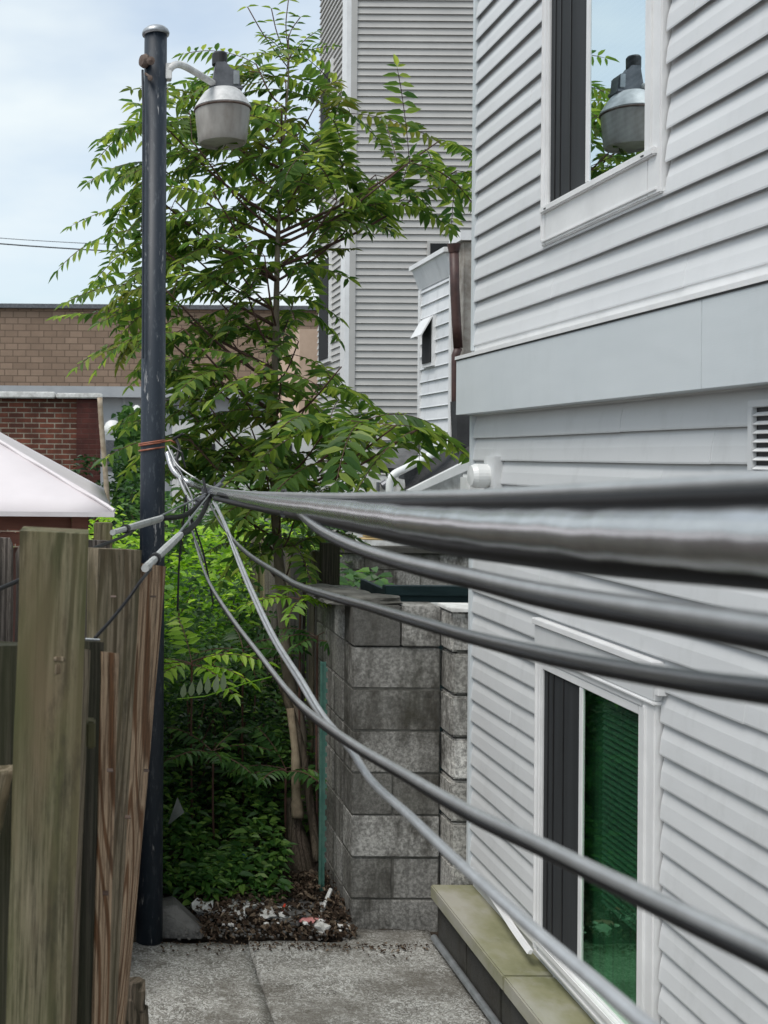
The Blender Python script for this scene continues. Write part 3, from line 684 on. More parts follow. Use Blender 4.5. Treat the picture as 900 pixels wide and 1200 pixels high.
gp = catmull([W(457, 590, YL-.25), W(457, 566, YL-.25), W(462, 556, YL-.25), W(475, 549, YL-.2), W(500, 536, YL), W(530, 519, YL+.2)], 6)
MB().tube(gp, .045, 12).build('gutter_pipe', M['white_plastic'], lo, smooth=True)
g0 = [W(478, 580, YL-.2), W(556, 546, YL-.2), W(556, 537, YL-.2), W(548, 538, YL-.2), W(476, 574, YL-.2)]
MB().prism(g0, (0, -.1, 0)).build('edge_flashing', M['white_plastic'], lo)
MB().tube([W(443, 600, YL-.05), W(443, 565, YL-.05)], .02, 8).tube([W(448, 570, YL-.05), W(454, 566, YL-.05)], .05, 10).build('vent_pipe', M['grey_metal'], lo)

# far left buildings
YT = 36.0
a = W(-700, 360, YT); b = W(430, 455, YT); c = W(430, 600, YT)
tbd = empty('tan_warehouse', (b.x, YT, 0), 'tan split block warehouse over pale metal cladding beyond the brick building', 'building')
MB().box((a.x, YT, b.z), (b.x, YT+12, W(100,362,YT).z)).build('upper_wall', M['tanblock'], tbd)
MB().box((a.x-.1, YT-.15, W(100,362,YT).z), (b.x+.1, YT+12, W(100,357,YT).z)).build('parapet_cap', M['grey_metal'], tbd)
mb = MB().box((a.x, YT+.4, 0), (b.x, YT+12, b.z)); xx = a.x
while xx < b.x: mb.box((xx, YT+.34, 0), (xx+.08, YT+.399, b.z)); xx += .9
mb.build('metal_cladding', M['metal_wall'], tbd)
MB().box((a.x, YT-.02, b.z-.35), (b.x, YT+.38, b.z-.003)).build('lintel', M['metal_wall'], tbd)
a = W(121, 512, 34); b = W(143, 552, 34)
hv = empty('wall_unit', (a.x, 34, 0), 'white machine with a grey front and a domed top by the metal cladding', 'machine')
MB().box((a.x, 34, 0), (b.x, 34.6, a.z+.1)).build('cabinet', M['metal_wall'], hv, bevel=.03)
MB().box((a.x+.08, 33.97, b.z), (b.x-.05, 34, a.z-.1)).build('grille', M['grey_metal'], hv)
MB().lathe([(.30,0),(.28,.2),(.2,.35),(.1,.42)], ((a.x+b.x)/2, 34.3, a.z+.1), 16).build('domed_top', M['white_plastic'], hv, smooth=True)
tc_ = (W(160,490,YT-.2)); MB().lathe([(.02,.35),(.12,.3),(.25,0)], tc_, 12)
wl_ = MB().lathe([(.30,0),(.18,.3),(.05,.42)], tc_, 12).build('wall_lamp', M['white_plastic']); tag(wl_, 'small pale cone lamp on the metal cladding left of the blue pole', 'lamp')

YR = 15.5
a = W(-500, 466, YR); b = W(117, 640, YR); zt_ = W(50, 467, YR).z
rb = empty('brick_building', (b.x, YR, 0), 'dark red brick building with a white coping behind the pink canopy', 'building')
MB().box((a.x, YR, 0), (b.x-.34, YR+6, zt_)).build('brick_wall', M['brick'], rb)
MB().box((b.x-.339, YR-.05, 0), (b.x, YR+6, zt_-.01)).build('corner_pier', M['brick2'], rb)
x1 = W(66, 460, YR).x
MB().box((a.x, YR-.12, zt_), (x1-.01, YR+6, zt_+.09)).box((x1, YR-.12, zt_+.002), (b.x+.02, YR+6, zt_+.075)).build('coping', M['dirty_white'], rb, bevel=.015)
tp = catmull([W(129, 640, 13.5), W(124, 560, 13.5), W(119, 500, 13.5), W(117, 466, 13.5)], 4)
tag(MB().tube(tp, .032, 8).build('leaning_pole', M['tan_pole'], smooth=True), 'thin tan wooden pole leaning by the corner of the brick building', 'pole')
# pale house glimpsed through the tree
YP = 30.
ph = empty('pale_house', (W(300,500,YP).x, YP, 0), 'pale rendered house glimpsed through the tree leaves', 'house')
a = W(215, 492, YP); b = W(372, 492, YP)
MB().box((a.x, YP, 0), (b.x, YP+4, a.z)).build('wall', M['far_white'], ph)
MB().box((W(352,380,YP).x, YP+.1, a.z), (b.x+.1, YP+3.9, W(360,385,YP).z)).build('upper_wall', M['far_peach'], ph)
for px in (240, 285, 330): MB().box((W(px,0,YP).x, YP-.03, W(px,560,YP).z), (W(px+16,0,YP).x, YP-.001, W(px,520,YP).z)).build('window', M['dark_room'], ph)
tag(MB().tube(catmull([W(-200, 268, 60), W(60, 290, 60), W(300, 300, 60), W(600, 296, 60)], 8), .035, 6).build('overhead_wire', M['wire']), 'lower of two thin wires crossing the sky left of the pole', 'wire', 'wires across the sky')
tag(MB().tube(catmull([W(-200, 262, 62), W(60, 283, 62), W(300, 290, 62), W(600, 286, 62)], 8), .018, 6).build('overhead_wire', M['wire']), 'upper and fainter of two thin wires crossing the sky left of the pole', 'wire', 'wires across the sky')

# ================================================================== gazebo on the left
YZ = 4.5
cor = W(134, 600, YZ); hw = 1.55; zE = cor.z
ga = empty('gazebo', (cor.x-hw, YZ+hw, 0), 'garden gazebo with a pale pink canopy and brown netting behind the fence', 'gazebo')
apx = (cor.x-hw, YZ+hw, zE+.86)
def canopy(h, x0, x1, y0, y1, ze, ap, name, m, sag=.05):
    mb = MB(); cs = [(x0,y0),(x1,y0),(x1,y1),(x0,y1)]; n = 14
    for i in range(4):
        A, B = Vector((*cs[i], ze)), Vector((*cs[(i+1)%4], ze)); C = Vector(ap); vs = []
        for r in range(n+1):
            for k in range(n+1):
                p = A.lerp(B, k/n).lerp(C, r/n); e = math.sin(math.pi*k/n)*(1-r/n)
                p.z -= sag*e*(.4+.6*math.sin(math.pi*r/n)); vs.append(p)
        mb.add(vs, [(r*(n+1)+k, r*(n+1)+k+1, (r+1)*(n+1)+k+1, (r+1)*(n+1)+k) for r in range(n) for k in range(n)])
    o = mb.build(name, m, ga, smooth=True)
    bm = bmesh.new(); bm.from_mesh(o.data); bmesh.ops.remove_doubles(bm, verts=bm.verts, dist=.0005)
    bmesh.ops.solidify(bm, geom=bm.faces, thickness=.006); bm.to_mesh(o.data); bm.free(); return o
cn = canopy(0, cor.x-2*hw, cor.x, YZ, YZ+2*hw, zE, apx, 'canopy', M['canopy'], .03)
# seams along the near right hip
A = Vector((cor.x, YZ, zE+.006)); B = Vector(apx)+Vector((0,0,.006)); mb = MB()
pp = [A.lerp(B, t/20)+Vector((0,0,.004*math.sin(t*2.2))) for t in range(21)]; mb.tube(pp, .008, 6)
A2 = A+Vector((-.02,.14,.012)); mb.tube([A2.lerp(B, t/20) for t in range(21)], .006, 6); mb.build('seam', M['canopy_trim'], cn)
v = MB().prism([(cor.x, YZ-.012, zE), (cor.x-2*hw, YZ-.012, zE), (cor.x-2*hw, YZ-.012, zE-.02), (cor.x, YZ-.012, zE-.02)], (0,.01,0)); v.build('hem', M['canopy_trim'], cn)
zb1 = zE-.03
MB().box((cor.x-2*hw+.1, YZ+.15, zb1-.055), (W(83,600,YZ).x, YZ+.20, zb1)).build('beam', M['red_wood'], ga, bevel=.003)
MB().box((cor.x-2*hw+.1, YZ+.16, zb1-.115), (W(83,600,YZ).x-.01, YZ+.19, zb1-.07)).build('beam', M['red_wood'], ga, bevel=.003)
mb = MB()
for (x, y) in ((cor.x-.14, YZ+.14), (cor.x-2*hw+.14, YZ+.14), (cor.x-.14, YZ+2*hw-.14), (cor.x-2*hw+.14, YZ+2*hw-.14)):
    MB().box((x-.035, y-.035, 0), (x+.035, y+.035, zE)).build('post', M['red_wood'], ga, bevel=.003)
vs = []; n = 60
for k in range(n+1):
    x = cor.x-2*hw+.2 + (2*hw-.33)*k/n; y = YZ+.26+.025*math.sin(k*1.9)+.012*math.sin(k*4.3)
    vs += [(x, y, zb1-.13+.012*math.sin(k*.9)), (x, y+.03*math.sin(k*.7), .1)]
mb.add(vs, [(2*i, 2*i+2, 2*i+3, 2*i+1) for i in range(n)]); mb.build('netting', M['net'], ga, smooth=True)
vs = []
for k in range(31):
    y = YZ+.3+(2*hw-.6)*k/30; x = cor.x-.13+.02*math.sin(k*2.1); vs += [(x, y, zb1-.12), (x, y, .1)]
MB_ = MB(); MB_.add(vs, [(2*i, 2*i+2, 2*i+3, 2*i+1) for i in range(30)]); MB_.build('netting', M['net'], ga, smooth=True)

# ================================================================== timber fence in the left foreground
def board(name, p0, p1, p2, p3, th, m, label, cat='fence board', group=None, parent=None, ear=0, chip=.004, seed=1, partlabel=None):
    """p0 top-left, p1 top-right, p2 bottom-right, p3 bottom-left (world) ; thickness goes away from the camera"""
    p0, p1, p2, p3 = map(Vector, (p0, p1, p2, p3)); n = (p1-p0).cross(p3-p0).normalized()
    if n.y < 0: n = -n
    nu, nv = 6, 40; mb = MB(); rnd = random.Random(seed)
    org = (p2+p3)/2
    zax = ((p0+p1)/2-org).normalized(); xax = (p1-p0); xax = (xax-zax*xax.dot(zax)).normalized(); yax = zax.cross(xax)
    fr, bk = [], []
    for j in range(nv+1):
        for i in range(nu+1):
            u, v = i/nu, j/nv; a = p3.lerp(p2, u).lerp(p0.lerp(p1, u), v)
            e = mnoise.noise(Vector((seed*5, v*9, u*3)))*.0035
            if i in (0, nu): a += xax*(e*1.2+mnoise.noise(Vector((seed, v*40, u)))*.0015)
            if j == nv: a -= zax*(abs(mnoise.noise(Vector((u*6, seed*3, 0))))*chip + (ear if i in (0, nu) else 0))
            a += n*(mnoise.noise(Vector((u*2, v*3, seed)))*.004)
            if i in (0, nu) or j in (0, nv): a += n*.0025
            fr.append(a); bk.append(a+n*th)
    W1 = nu+1; q = len(fr)
    fs = [(j*W1+i, j*W1+i+1, (j+1)*W1+i+1, (j+1)*W1+i) for j in range(nv) for i in range(nu)]
    fs += [tuple(q+k for k in f[::-1]) for f in fs]
    for j in range(nv): fs += [(j*W1, (j+1)*W1, q+(j+1)*W1, q+j*W1), (j*W1+nu, q+j*W1+nu, q+(j+1)*W1+nu, (j+1)*W1+nu)]
    for i in range(nu): fs += [(nv*W1+i, nv*W1+i+1, q+nv*W1+i+1, q+nv*W1+i), (i, q+i, q+i+1, i+1)]
    Mx = Matrix((xax, yax, zax)).to_4x4()     # world -> local rotation
    mb.add([Mx @ (a-org) for a in fr+bk], fs)
    o = mb.build(name, m); o.matrix_world = Matrix.Translation(org) @ Mx.transposed(); o.data.set_sharp_from_angle(angle=R(40))
    if parent:
        bpy.context.view_layer.update(); w_ = o.matrix_world.copy(); o.parent = parent; o.matrix_parent_inverse = Matrix.Identity(4)
        o.matrix_basis = Matrix.Translation(-parent.location) @ w_
        if partlabel: o['label'] = partlabel
    else: tag(o, label, cat, group)
    return o
def down(pt, ph_, Y):                 # continue an edge from a photo pixel pair down to the ground
    a = W(*pt, Y); b = W(*ph_, Y); t = (a.z+.02)/(a.z-b.z); return a+(b-a)*t
fc = empty('timber_fence', (-.03, 1.9, 0), 'leaning weathered timber fence in the left foreground', 'fence')
Y1 = 1.55
board('post', W(23,622,Y1), W(104,626,Y1), down((104,626),(82,1200),Y1), down((23,622),(7,1200),Y1), .095, M['post_wood'], None, parent=fc, seed=2, chip=.003, partlabel='thick mossy green post')
Y2 = 2.0
board('board', W(116,643,Y2), W(167,645,Y2+.06), down((167,645),(137,1200),Y2+.06), down((116,643),(110,1200),Y2), .03, M['board_mid'], None, parent=fc, seed=3, chip=.006)
board('board', W(164,660,Y2+.10), W(196,664,Y2+.2), down((196,664),(149,1200),Y2+.2), down((164,660),(131,1200),Y2+.10), .035, M['board_new'], None, parent=fc, seed=4, chip=.003, partlabel='reddish streaked board with flowing grain')
Y3 = 1.80
board('board', W(122,764,Y3+.02), W(141,766,Y3+.06), down((141,766),(128,1200),Y3+.06), down((122,764),(112,1200),Y3+.02), .02, M['board_new'], None, parent=fc, seed=5)
board('board', W(106,752,Y3), W(123,753,Y3+.03), down((123,753),(112,1200),Y3+.03), down((106,752),(97,1200),Y3), .02, M['board_dark'], None, parent=fc, seed=6)
board('board', W(95,760,Y1+.14), W(108,762,Y1+.2), down((108,762),(92,1200),Y1+.2), down((95,760),(80,1200),Y1+.14), .02, M['board_mid'], None, parent=fc, seed=7)
board('board', W(88,632,2.6), W(130,634,2.65), down((130,634),(110,1200),2.65), down((88,632),(80,1200),2.6), .02, M['board_grey'], None, parent=fc, seed=8)
hg = MB().box(W(101,845,Y1+.10)[:], (W(111,845,Y1+.10).x, Y1+.11, W(101,812,Y1+.10).z)) if False else None
a = W(101, 846, Y1+.10); b = W(112, 878, Y1+.10)
MB().box((a.x, Y1+.10, b.z), (b.x, Y1+.13, a.z)).build('hinge', M['post_wood'], fc, bevel=.003)
MB().tube([W(100,749,1.83), W(117,750,1.83)], .0022, 6).build('staple', M['galv'], fc)
for (px, py, Y) in ((133,700,Y2+.005),(150,960,Y2+.02),(180,700,Y2+.13),(172,905,Y2+.13),(129,905,Y3+.02),(124,1050,Y3+.02)):
    c_ = W(px, py, Y-.012); MB().box((c_.x-.005, c_.y+.004, c_.z-.0008), (c_.x+.005, c_.y+.02, c_.z+.0008)).build('fence_staple', M['rusty'], fc)
# knots on the post
mb = MB(); lump(W(71,772,Y1)+Vector((0,.002,0)), .010, 1.3, .4, .5, 3, mb, 2); lump(W(68,784,Y1)+Vector((0,.002,0)), .008, .7, .4, 1.6, 5, mb, 2)
k_ = mb.build('torn_knot', M['board_mid'], fc)
# grey fence behind, to the left edge
fb = empty('grey_picket_fence', (-.3, 3.0, 0), 'grey weathered picket fence in front of the brown gazebo netting', 'fence')
for i, (x, t) in enumerate([(-46,628),(-20,624),(4,630),(29,640),(54,650),(79,655)]):
    Yq = 2.9+.04*i
    o = board('picket', W(x-11,t,Yq), W(x+11,t+1,Yq), down((x+11,t),(x+9,1200),Yq), down((x-11,t),(x-13,1200),Yq), .02, M['board_grey'], None, parent=fb, seed=20+i, ear=.02, chip=.01)
board('rail', W(-60,752,2.7), W(24,756,2.7), W(24,775,2.7), W(-60,775,2.7), .04, M['board_dark'], None, parent=fb, seed=31)
# dark gate panel at the left edge
gt = empty('dark_gate', (-.2, 1.75, 0), 'dark timber gate panel at the left edge of the photo', 'gate')
board('panel', W(-90,757,1.8), W(22,757,1.72), down((22,757),(12,1200),1.72), down((-90,757),(-96,1200),1.8), .03, M['board_dark'], None, parent=gt, seed=33)
board('brace', W(-10,905,1.66), W(16,903,1.66), W(-6,1010,1.66), W(-34,1010,1.66), .03, M['board_mid'], None, parent=gt, seed=34, partlabel='paler diagonal brace')
# green topped post seen between fence and pole
a = W(110, 613, 3.6); b = W(132, 613, 3.6)
tag(MB().box((a.x, 3.6, 0), (b.x, 3.66, a.z)).build('fence_post', M['post_wood'], bevel=.004, loc=(a.x, 3.6, 0)), 'short mossy post top just below the corner of the pink canopy', 'post')
# rotten stump of wood at the foot
mb = MB(); 
for i, (px, py, r) in enumerate([(160,1165,.045),(152,1185,.05),(165,1195,.04)]): lump(W(px,py,4.35), r*1.1, .9, .8, 1.9, i+9, mb)
tag(mb.build('rotten_stump', M['bark']), 'rotten brown stump of wood at the foot of the leaning fence', 'stump')

# weathered fence along the yard beyond the block enclosure
yf = empty('old_board_fence', (1.36, 6.4, 0), 'old brown board fence running back from the block enclosure', 'fence')
rnd = random.Random(2); y = 6.42; i = 0
while y < 9.6:
    x = 1.40+.015*rnd.uniform(-1,1); zt_ = ZC-.58-.03*(y-6.4)+rnd.uniform(-.03,.03); wd = .14
    mt = M['board_grey'] if rnd.random() < .6 else M['board_mid']
    o = board('board', (x, y+wd, zt_), (x+.004, y, zt_+rnd.uniform(-.008,.008)), (x, y, -.05), (x, y+wd, -.05), .02, mt, None, parent=yf, seed=50+i, chip=.02)
    y += wd+.012; i += 1
MB().box((1.43, 6.4, 1.3), (1.47, 9.6, 1.38)).build('rail', M['board_grey'], yf); MB().box((1.43, 6.4, .5), (1.47, 9.6, .58)).build('rail', M['board_grey'], yf)
mb = MB().box((1.335, 6.34, -.05), (1.44, 6.40, ZC-.50)); mb.build('post', M['board_dark'], yf)

# ================================================================== lamp pole and lamp
YPL = 5.28; YLM = 6.0
pb = W(175, 1098, YPL); pt = W(182.5, 40, YPL)
po = empty('lamp_pole', (pb.x, YPL, 0), 'navy painted steel pole with a rounded cap rising beside the fence', 'pole')
rr = .0565
MB().tube([(pb.x, YPL, -.08), (pb.x*.5+pt.x*.5, YPL, pt.z*.5), (pt.x, YPL, pt.z)], [rr*1.12, rr*1.04, rr*.95], 36).build('shaft', M['pole'], po, smooth=True)
MB().lathe([(.064,-.006),(.066,.004),(.060,.018),(.045,.030),(.02,.037),(.0,.038)], pt, 30).build('cap', M['galv'], po, smooth=True)
bx = W(173, 70, YPL-.07)
mb = MB().lathe([(.0,0),(.03,0),(.034,.012),(.026,.03),(.0,.034)], W(172,72,YPL-.03), 16, (-1,-.5,0)); mb.lathe([(.0,0),(.018,0),(.02,.012),(.0,.02)], W(177,72,YPL-.07), 14, (-.2,-1,0))
mb.lathe([(.0,0),(.012,0),(.012,.012),(.0,.014)], W(176,92,YPL-.06), 12, (-.1,-1,0)); mb.tube([W(170,86,YPL-.05), W(178,92,YPL-.07)], .006, 6)
mb.build('insulator', M['rusty'], po)
mb = MB().tube([W(167,82,YPL-.02), W(168,130,YPL-.05), W(167.5,420,YPL-.055)], .006, 6); mb.build('ground_wire', M['pole'], po)
lm = empty('yard_lamp', W(196, 88, YPL), 'unlit yard lamp with a grimy bucket shade on a short curved arm', 'lamp')
mb = MB().box(W(193, 96, YPL+.02)[:], (W(201,96,YPL).x, YPL-.03, W(196,76,YPL).z)); mb.build('bracket', M['dirty_white'], lm, bevel=.003)
MB().tube(catmull([W(196,85,YPL), W(203,77,YPL-.01), W(212,76,YPL+.16), W(226,83,YPL+.38), W(252,99,YLM)], 6), .0175, 14).build('arm', M['dirty_white'], lm, smooth=True)
hc = W(261, 120, YLM); pxm = F/YLM; q = lambda d: d/pxm
MB().lathe([(q(18),q(14)),(q(22),q(11)),(q(27),q(4)),(q(32),q(-4)),(q(33.5),q(-7)),(q(32),q(-8.5))], hc, 40).build('hood', M['hood'], lm, smooth=True).data.set_sharp_from_angle(angle=R(30))
MB().lathe([(q(32.4),q(-9)),(q(31.2),q(-22)),(q(29.3),q(-38)),(q(28.3),q(-47)),(q(27.2),q(-48.5)),(q(26),q(-48.5)),(q(25),q(-46)),(q(.1),q(-45))], hc, 40).build('shade', M['lens'], lm, smooth=True).data.set_sharp_from_angle(angle=R(30))
MB().lathe([(q(33.6),q(-8.4)),(q(34.0),q(-9.4)),(q(33),q(-10.4))], hc, 40).build('rim', M['rusty'], lm, smooth=True)
mb = MB(); c = hc+Vector((0,0,q(14)))
mb.prism([c+Vector((q(-14),q(-9),0)), c+Vector((q(20),q(-9),0)), c+Vector((q(18),q(-9),q(20))), c+Vector((q(8),q(-9),q(24))), c+Vector((q(2),q(-9),q(32))), c+Vector((q(-9),q(-9),q(32)))], (0, q(20), 0))
mb.build('ballast_housing', M['grey_metal'], lm, bevel=.006)
MB().box(c+Vector((q(-17),q(-11),q(-2))), c+Vector((q(22),q(12),q(3)))).build('flange', M['grey_metal'], lm, bevel=.006)
MB().lathe([(q(9),q(30)),(q(9),q(42)),(q(7.5),q(44)),(0,q(44))], c+Vector((q(-4),0,0)), 20).build('photocell', M['rubber_black'], lm)
MB().box(c+Vector((q(11),q(-11),q(4))), c+Vector((q(18),q(-9.5),q(20)))).build('cover_plate', M['galv'], lm, bevel=.002)

# ================================================================== cables
def cable(pts, r, m, label, tail=None, under=0, name='cable', cat='cable', group=None, n=12, res=10, wob=0):
    q = catmull([Vector((a, b, 1.0/c)) for a, b, c in pts], res); P = []
    for i, v in enumerate(q):
        p_ = W(v.x, v.y, 1/v.z)
        if wob: p_ += Vector((0, 0, wob*mnoise.noise(Vector((i*.35, pts[0][1], 0)))))
        P.append(p_)
    if tail:
        d = (P[-1]-P[-2]).normalized(); T = catmull([P[-1], P[-1]+d*.35+Vector((.1,-.2,0))]+[Vector(t) for t in tail], 6)[1:]; P += T
    o = MB().tube(P, r, n).build(name, m, smooth=True)
    if under:  # black strand added below, painting the cable's shaded underside
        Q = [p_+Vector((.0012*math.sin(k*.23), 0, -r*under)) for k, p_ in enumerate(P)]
        MB().tube(Q, r*.92, n).build('shade_strand', M['cable_black'], o, smooth=True)
    return tag(o, label, cat, group)
# depth of a cable at a photo column: straight line from the hub (Y 5) to the right edge (Y .48)
def dep(px, y1=.47, x0=240, d0=5.05): t = (px-x0)/(900-x0); return 1/((1/d0)*(1-t)+(1/y1)*t)
WALLT = [(1.3, -1.0, ZC+.05), (1.8, -2.0, ZC+.15)]
G = 'service cables running from the pole over the camera'
pts = [(196,530,5.2),(204,552,5.15),(222,566,5.1),(248,576,5.0)]+[(x, y, dep(x)) for x, y in ((290,583),(333,590),(400,598),(480,609),(560,617),(700,626),(820,631),(960,636))]
cable(pts, .0150, M['cable_wrap'], 'thickest shiny grey wrapped cable crossing the middle of the photo', WALLT, group=G, n=24, wob=.0012)
pts = [(196,522,5.18),(208,545,5.12),(228,560,5.05),(250,571,4.95)]+[(x, y, dep(x)) for x, y in ((290,577),(333,579),(400,581),(480,580),(560,579),(700,573),(820,567),(960,559))]
cable(pts, .0042, M['cable_grey'], 'straight grey strand put in as the highlight of the cable just above the thick wrapped one', WALLT, group=G, n=20)  # pale strand painting the highlight along the top cable
pts = [(x, y, dep(x)*1.03) for x, y in ((252,584),(290,592),(333,600),(400,612),(480,629),(560,642),(700,655),(820,662),(960,670))]
cable(pts, .0100, M['cable_black'], 'black strand put in as the shaded underside of the thick wrapped cable', WALLT, group=G, n=20)  # black strand painting the shade beneath the bundle
pts = [(x, y, dep(x)*1.01) for x, y in ((256,579),(290,585),(333,589),(400,590),(480,590),(560,589),(700,587),(820,583),(960,579))]
cable(pts, .0070, M['cable_black'], 'thin black strand put in as the shaded lower side of the cable above the thick wrapped one', WALLT, group=G)  # black strand painting the shaded lower side of the top cable
c2 = [(333,588),(352,603),(380,624),(420,643),(470,659),(520,671),(560,680),(620,694),(700,709),(800,725),(900,741),(960,751)]
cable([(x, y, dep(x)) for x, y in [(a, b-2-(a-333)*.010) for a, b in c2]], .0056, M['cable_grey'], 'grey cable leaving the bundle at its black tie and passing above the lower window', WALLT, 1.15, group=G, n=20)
c3 = [(246,590),(262,618),(290,648),(330,674),(350,686),(390,699),(430,710),(470,722),(510,734),(550,746),(620,763),(700,780),(800,797),(900,810),(960,816)]
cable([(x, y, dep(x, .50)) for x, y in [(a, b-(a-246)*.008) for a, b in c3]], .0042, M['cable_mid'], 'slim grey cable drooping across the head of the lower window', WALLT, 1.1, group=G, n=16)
c4 = [(205,545),(214,560),(222,600),(230,640),(245,682),(270,722),(300,762),(350,824),(410,870),(470,906),(550,952),(629,990),(741,1045),(900,1120),(960,1150)]
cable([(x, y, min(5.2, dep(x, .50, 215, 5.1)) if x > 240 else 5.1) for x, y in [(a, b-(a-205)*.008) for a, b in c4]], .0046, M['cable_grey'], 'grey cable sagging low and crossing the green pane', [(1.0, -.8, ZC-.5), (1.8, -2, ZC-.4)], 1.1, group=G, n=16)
c5 = [(250,588),(262,612),(276,650),(292,690),(318,745),(350,797),(374,836),(410,878),(438,918),(482,958),(530,1004),(570,1040),(640,1102),(700,1152),(760,1203),(820,1250)]
cable([(x, y, dep(x, .50, 240)) for x, y in c5], .0050, M['cable_pale'], 'lowest pale cable dropping steeply toward the concrete ledge', [(.9, -.5, ZC-1.1), (1.8, -1.8, ZC-.9)], group=G, n=16)
c6 = [(253,590),(266,618),(281,656),(298,696),(324,750),(354,797),(379,838),(404,868)]
cable([(x, y, dep(x, .50, 240)*.99) for x, y in c6], .0040, M['cable_pale'], 'short pale strand running beside the steep lowest cable from the splice', group=G)
cable([(200,528,5.2),(214,570,5.1),(228,590,5.05),(244,576,4.98)], .008, M['cable_grey'], 'pale cable looping under the bundle near the orange wire', group=G)
cable([(206,548,5.15),(217,566,5.1),(226,588,5.05),(222,612,5.03),(236,650,5.0),(240,660,5.0)], .005, M['cable_mid'], 'thin grey tail hanging behind the splice', group=G)
# tie at the branching point
mb = MB()
for k in range(3):
    c_ = W(331+k*1.6, 590, dep(331+k*1.6)); mb.tube([c_+Vector((0, math.cos(a)*.021, math.sin(a)*.026)) for a in [2*math.pi*i/16 for i in range(17)]], .0022, 6, caps=False)
tag(mb.build('cable_tie', M['rubber_black']), 'black tie holding the bundle where the grey cable branches off', 'tie')
# the splice hub
hub = empty('cable_clamp', W(244, 577, 4.95), 'dark grey clamp gripping all the cables in front of the tree', 'clamp')
mb = MB(); c_ = W(246, 577, 4.95)
mb.box(c_+Vector((-.035,-.03,-.022)), c_+Vector((.03,.03,.022))); mb.build('body', M['grey_metal'], hub, bevel=.006)
mb = MB().tube([W(230,590,4.93), W(246,578,4.9), W(260,566,4.88)], .011, 8).tube([W(228,584,4.9), W(242,592,4.9)], .009, 8).tube([W(255,570,4.9), W(263,560,4.88)], .006, 6).tube([W(252,583,4.9),W(264,580,4.88)], .005, 6); mb.build('bolt', M['grey_metal'], hub)
mb = MB().tube([W(238,560,4.9), W(244,590,4.88), W(238,600,4.88)], .006, 6).tube([W(252,565,4.9), W(250,592,4.88)], .005, 6); mb.build('strap', M['rubber_black'], hub)
# wires down to the left: strain sleeves
def strain(label, a, b, c, wire_pts, r):
    e = empty('strain_sleeve', W(*b), label, 'cable splice', 'cables with pale strain sleeves')
    A, B, C = W(*a), W(*b), W(*c)
    k1 = MB().tube(catmull([A, A.lerp(B,.5)+Vector((0,0,-.03)), B], 6), .010, 10).build('black_lead', M['cable_black'], e, smooth=True)
    D = (C-B); MB().tube([B, B+D*.5, B+D*.8], [.0155,.0145,.0115], 8, squash=.7).build('sleeve', M['tie_grey'], e)
    MB().tube([B+D*.79, C], .0075, 8).build('sleeve_end', M['tie_grey'], e); MB().tube([B+D*.78, B+D*.81], .0125, 10).build('clip', M['rubber_black'], e)
    MB().tube([A+Vector((0,0,.02)), B+Vector((0,0,.01))], .0035, 6).build('support_wire', M['galv'], e)
    MB().tube(catmull([W(*p_) for p_ in wire_pts], 6), r, 8).build('wire', M['cable_black'], e, smooth=True)
strain('strain sleeve on the upper cable going left behind the mossy post', (243,583,4.93), (188,608,3.9), (132,624,2.75), [(160,619,3.3),(146,628,2.9),(104,645,2.4),(50,668,2.1),(0,690,1.9),(-60,716,1.7)], .0042)
strain('strain sleeve on the lower cable tied to the fence by a black wire', (246,584,4.93), (210,628,3.3), (170,666,2.05), [(186,656,2.4),(168,677,1.99),(150,702,1.93),(130,727,1.88),(111,748,1.84)], .0030)
# loose cords
cable([(218,580,4.95),(214,620,4.95),(210,660,4.95),(208,716,4.95)], .0045, M['cable_black'], 'black cord hanging straight down from the splice left of the other cord', name='loose_cord', cat='cord', group='loose cords below the splice')
cable([(222,600,4.9),(236,640,4.9),(243,670,4.9),(250,708,4.9)], .0040, M['cable_black'], 'black cord hanging slanted down from the splice into the bushes', name='loose_cord', cat='cord', group='loose cords below the splice')
# orange wire round the pole
ow = MB()
for k, z in enumerate((518, 526, 520)):
    cz = W(177, z, YPL).z; cx = W(178, z, YPL).x
    ow.tube([Vector((cx+math.cos(a)*(rr*1.09), YPL+math.sin(a)*(rr*1.09), cz+.01*math.cos(a))) for a in [2*math.pi*i/24 for i in range(25)]], .0045, 6, caps=False)
ow.tube([W(190,518,YPL-.05), W(200,516,YPL-.08), W(208,520,YPL-.08)], .004, 6)
tag(ow.build('tie_wire', M['copper'], smooth=True), 'orange wire wound twice round the blue pole where the cables start', 'wire')
mb = MB().tube(catmull([W(205,512,5.2), W(210,525,5.18), W(207,540,5.16), W(213,552,5.14)], 5), .008, 8).tube([W(203,515,5.2), W(214,508,5.15)], .006, 6).tube([W(200,522,5.2), W(213,530,5.15), W(217,548,5.15)], .005, 6)
tag(mb.build('wire_tangle', M['rubber_black']), 'small tangle of black wire ends beside the orange wire on the pole', 'wire')

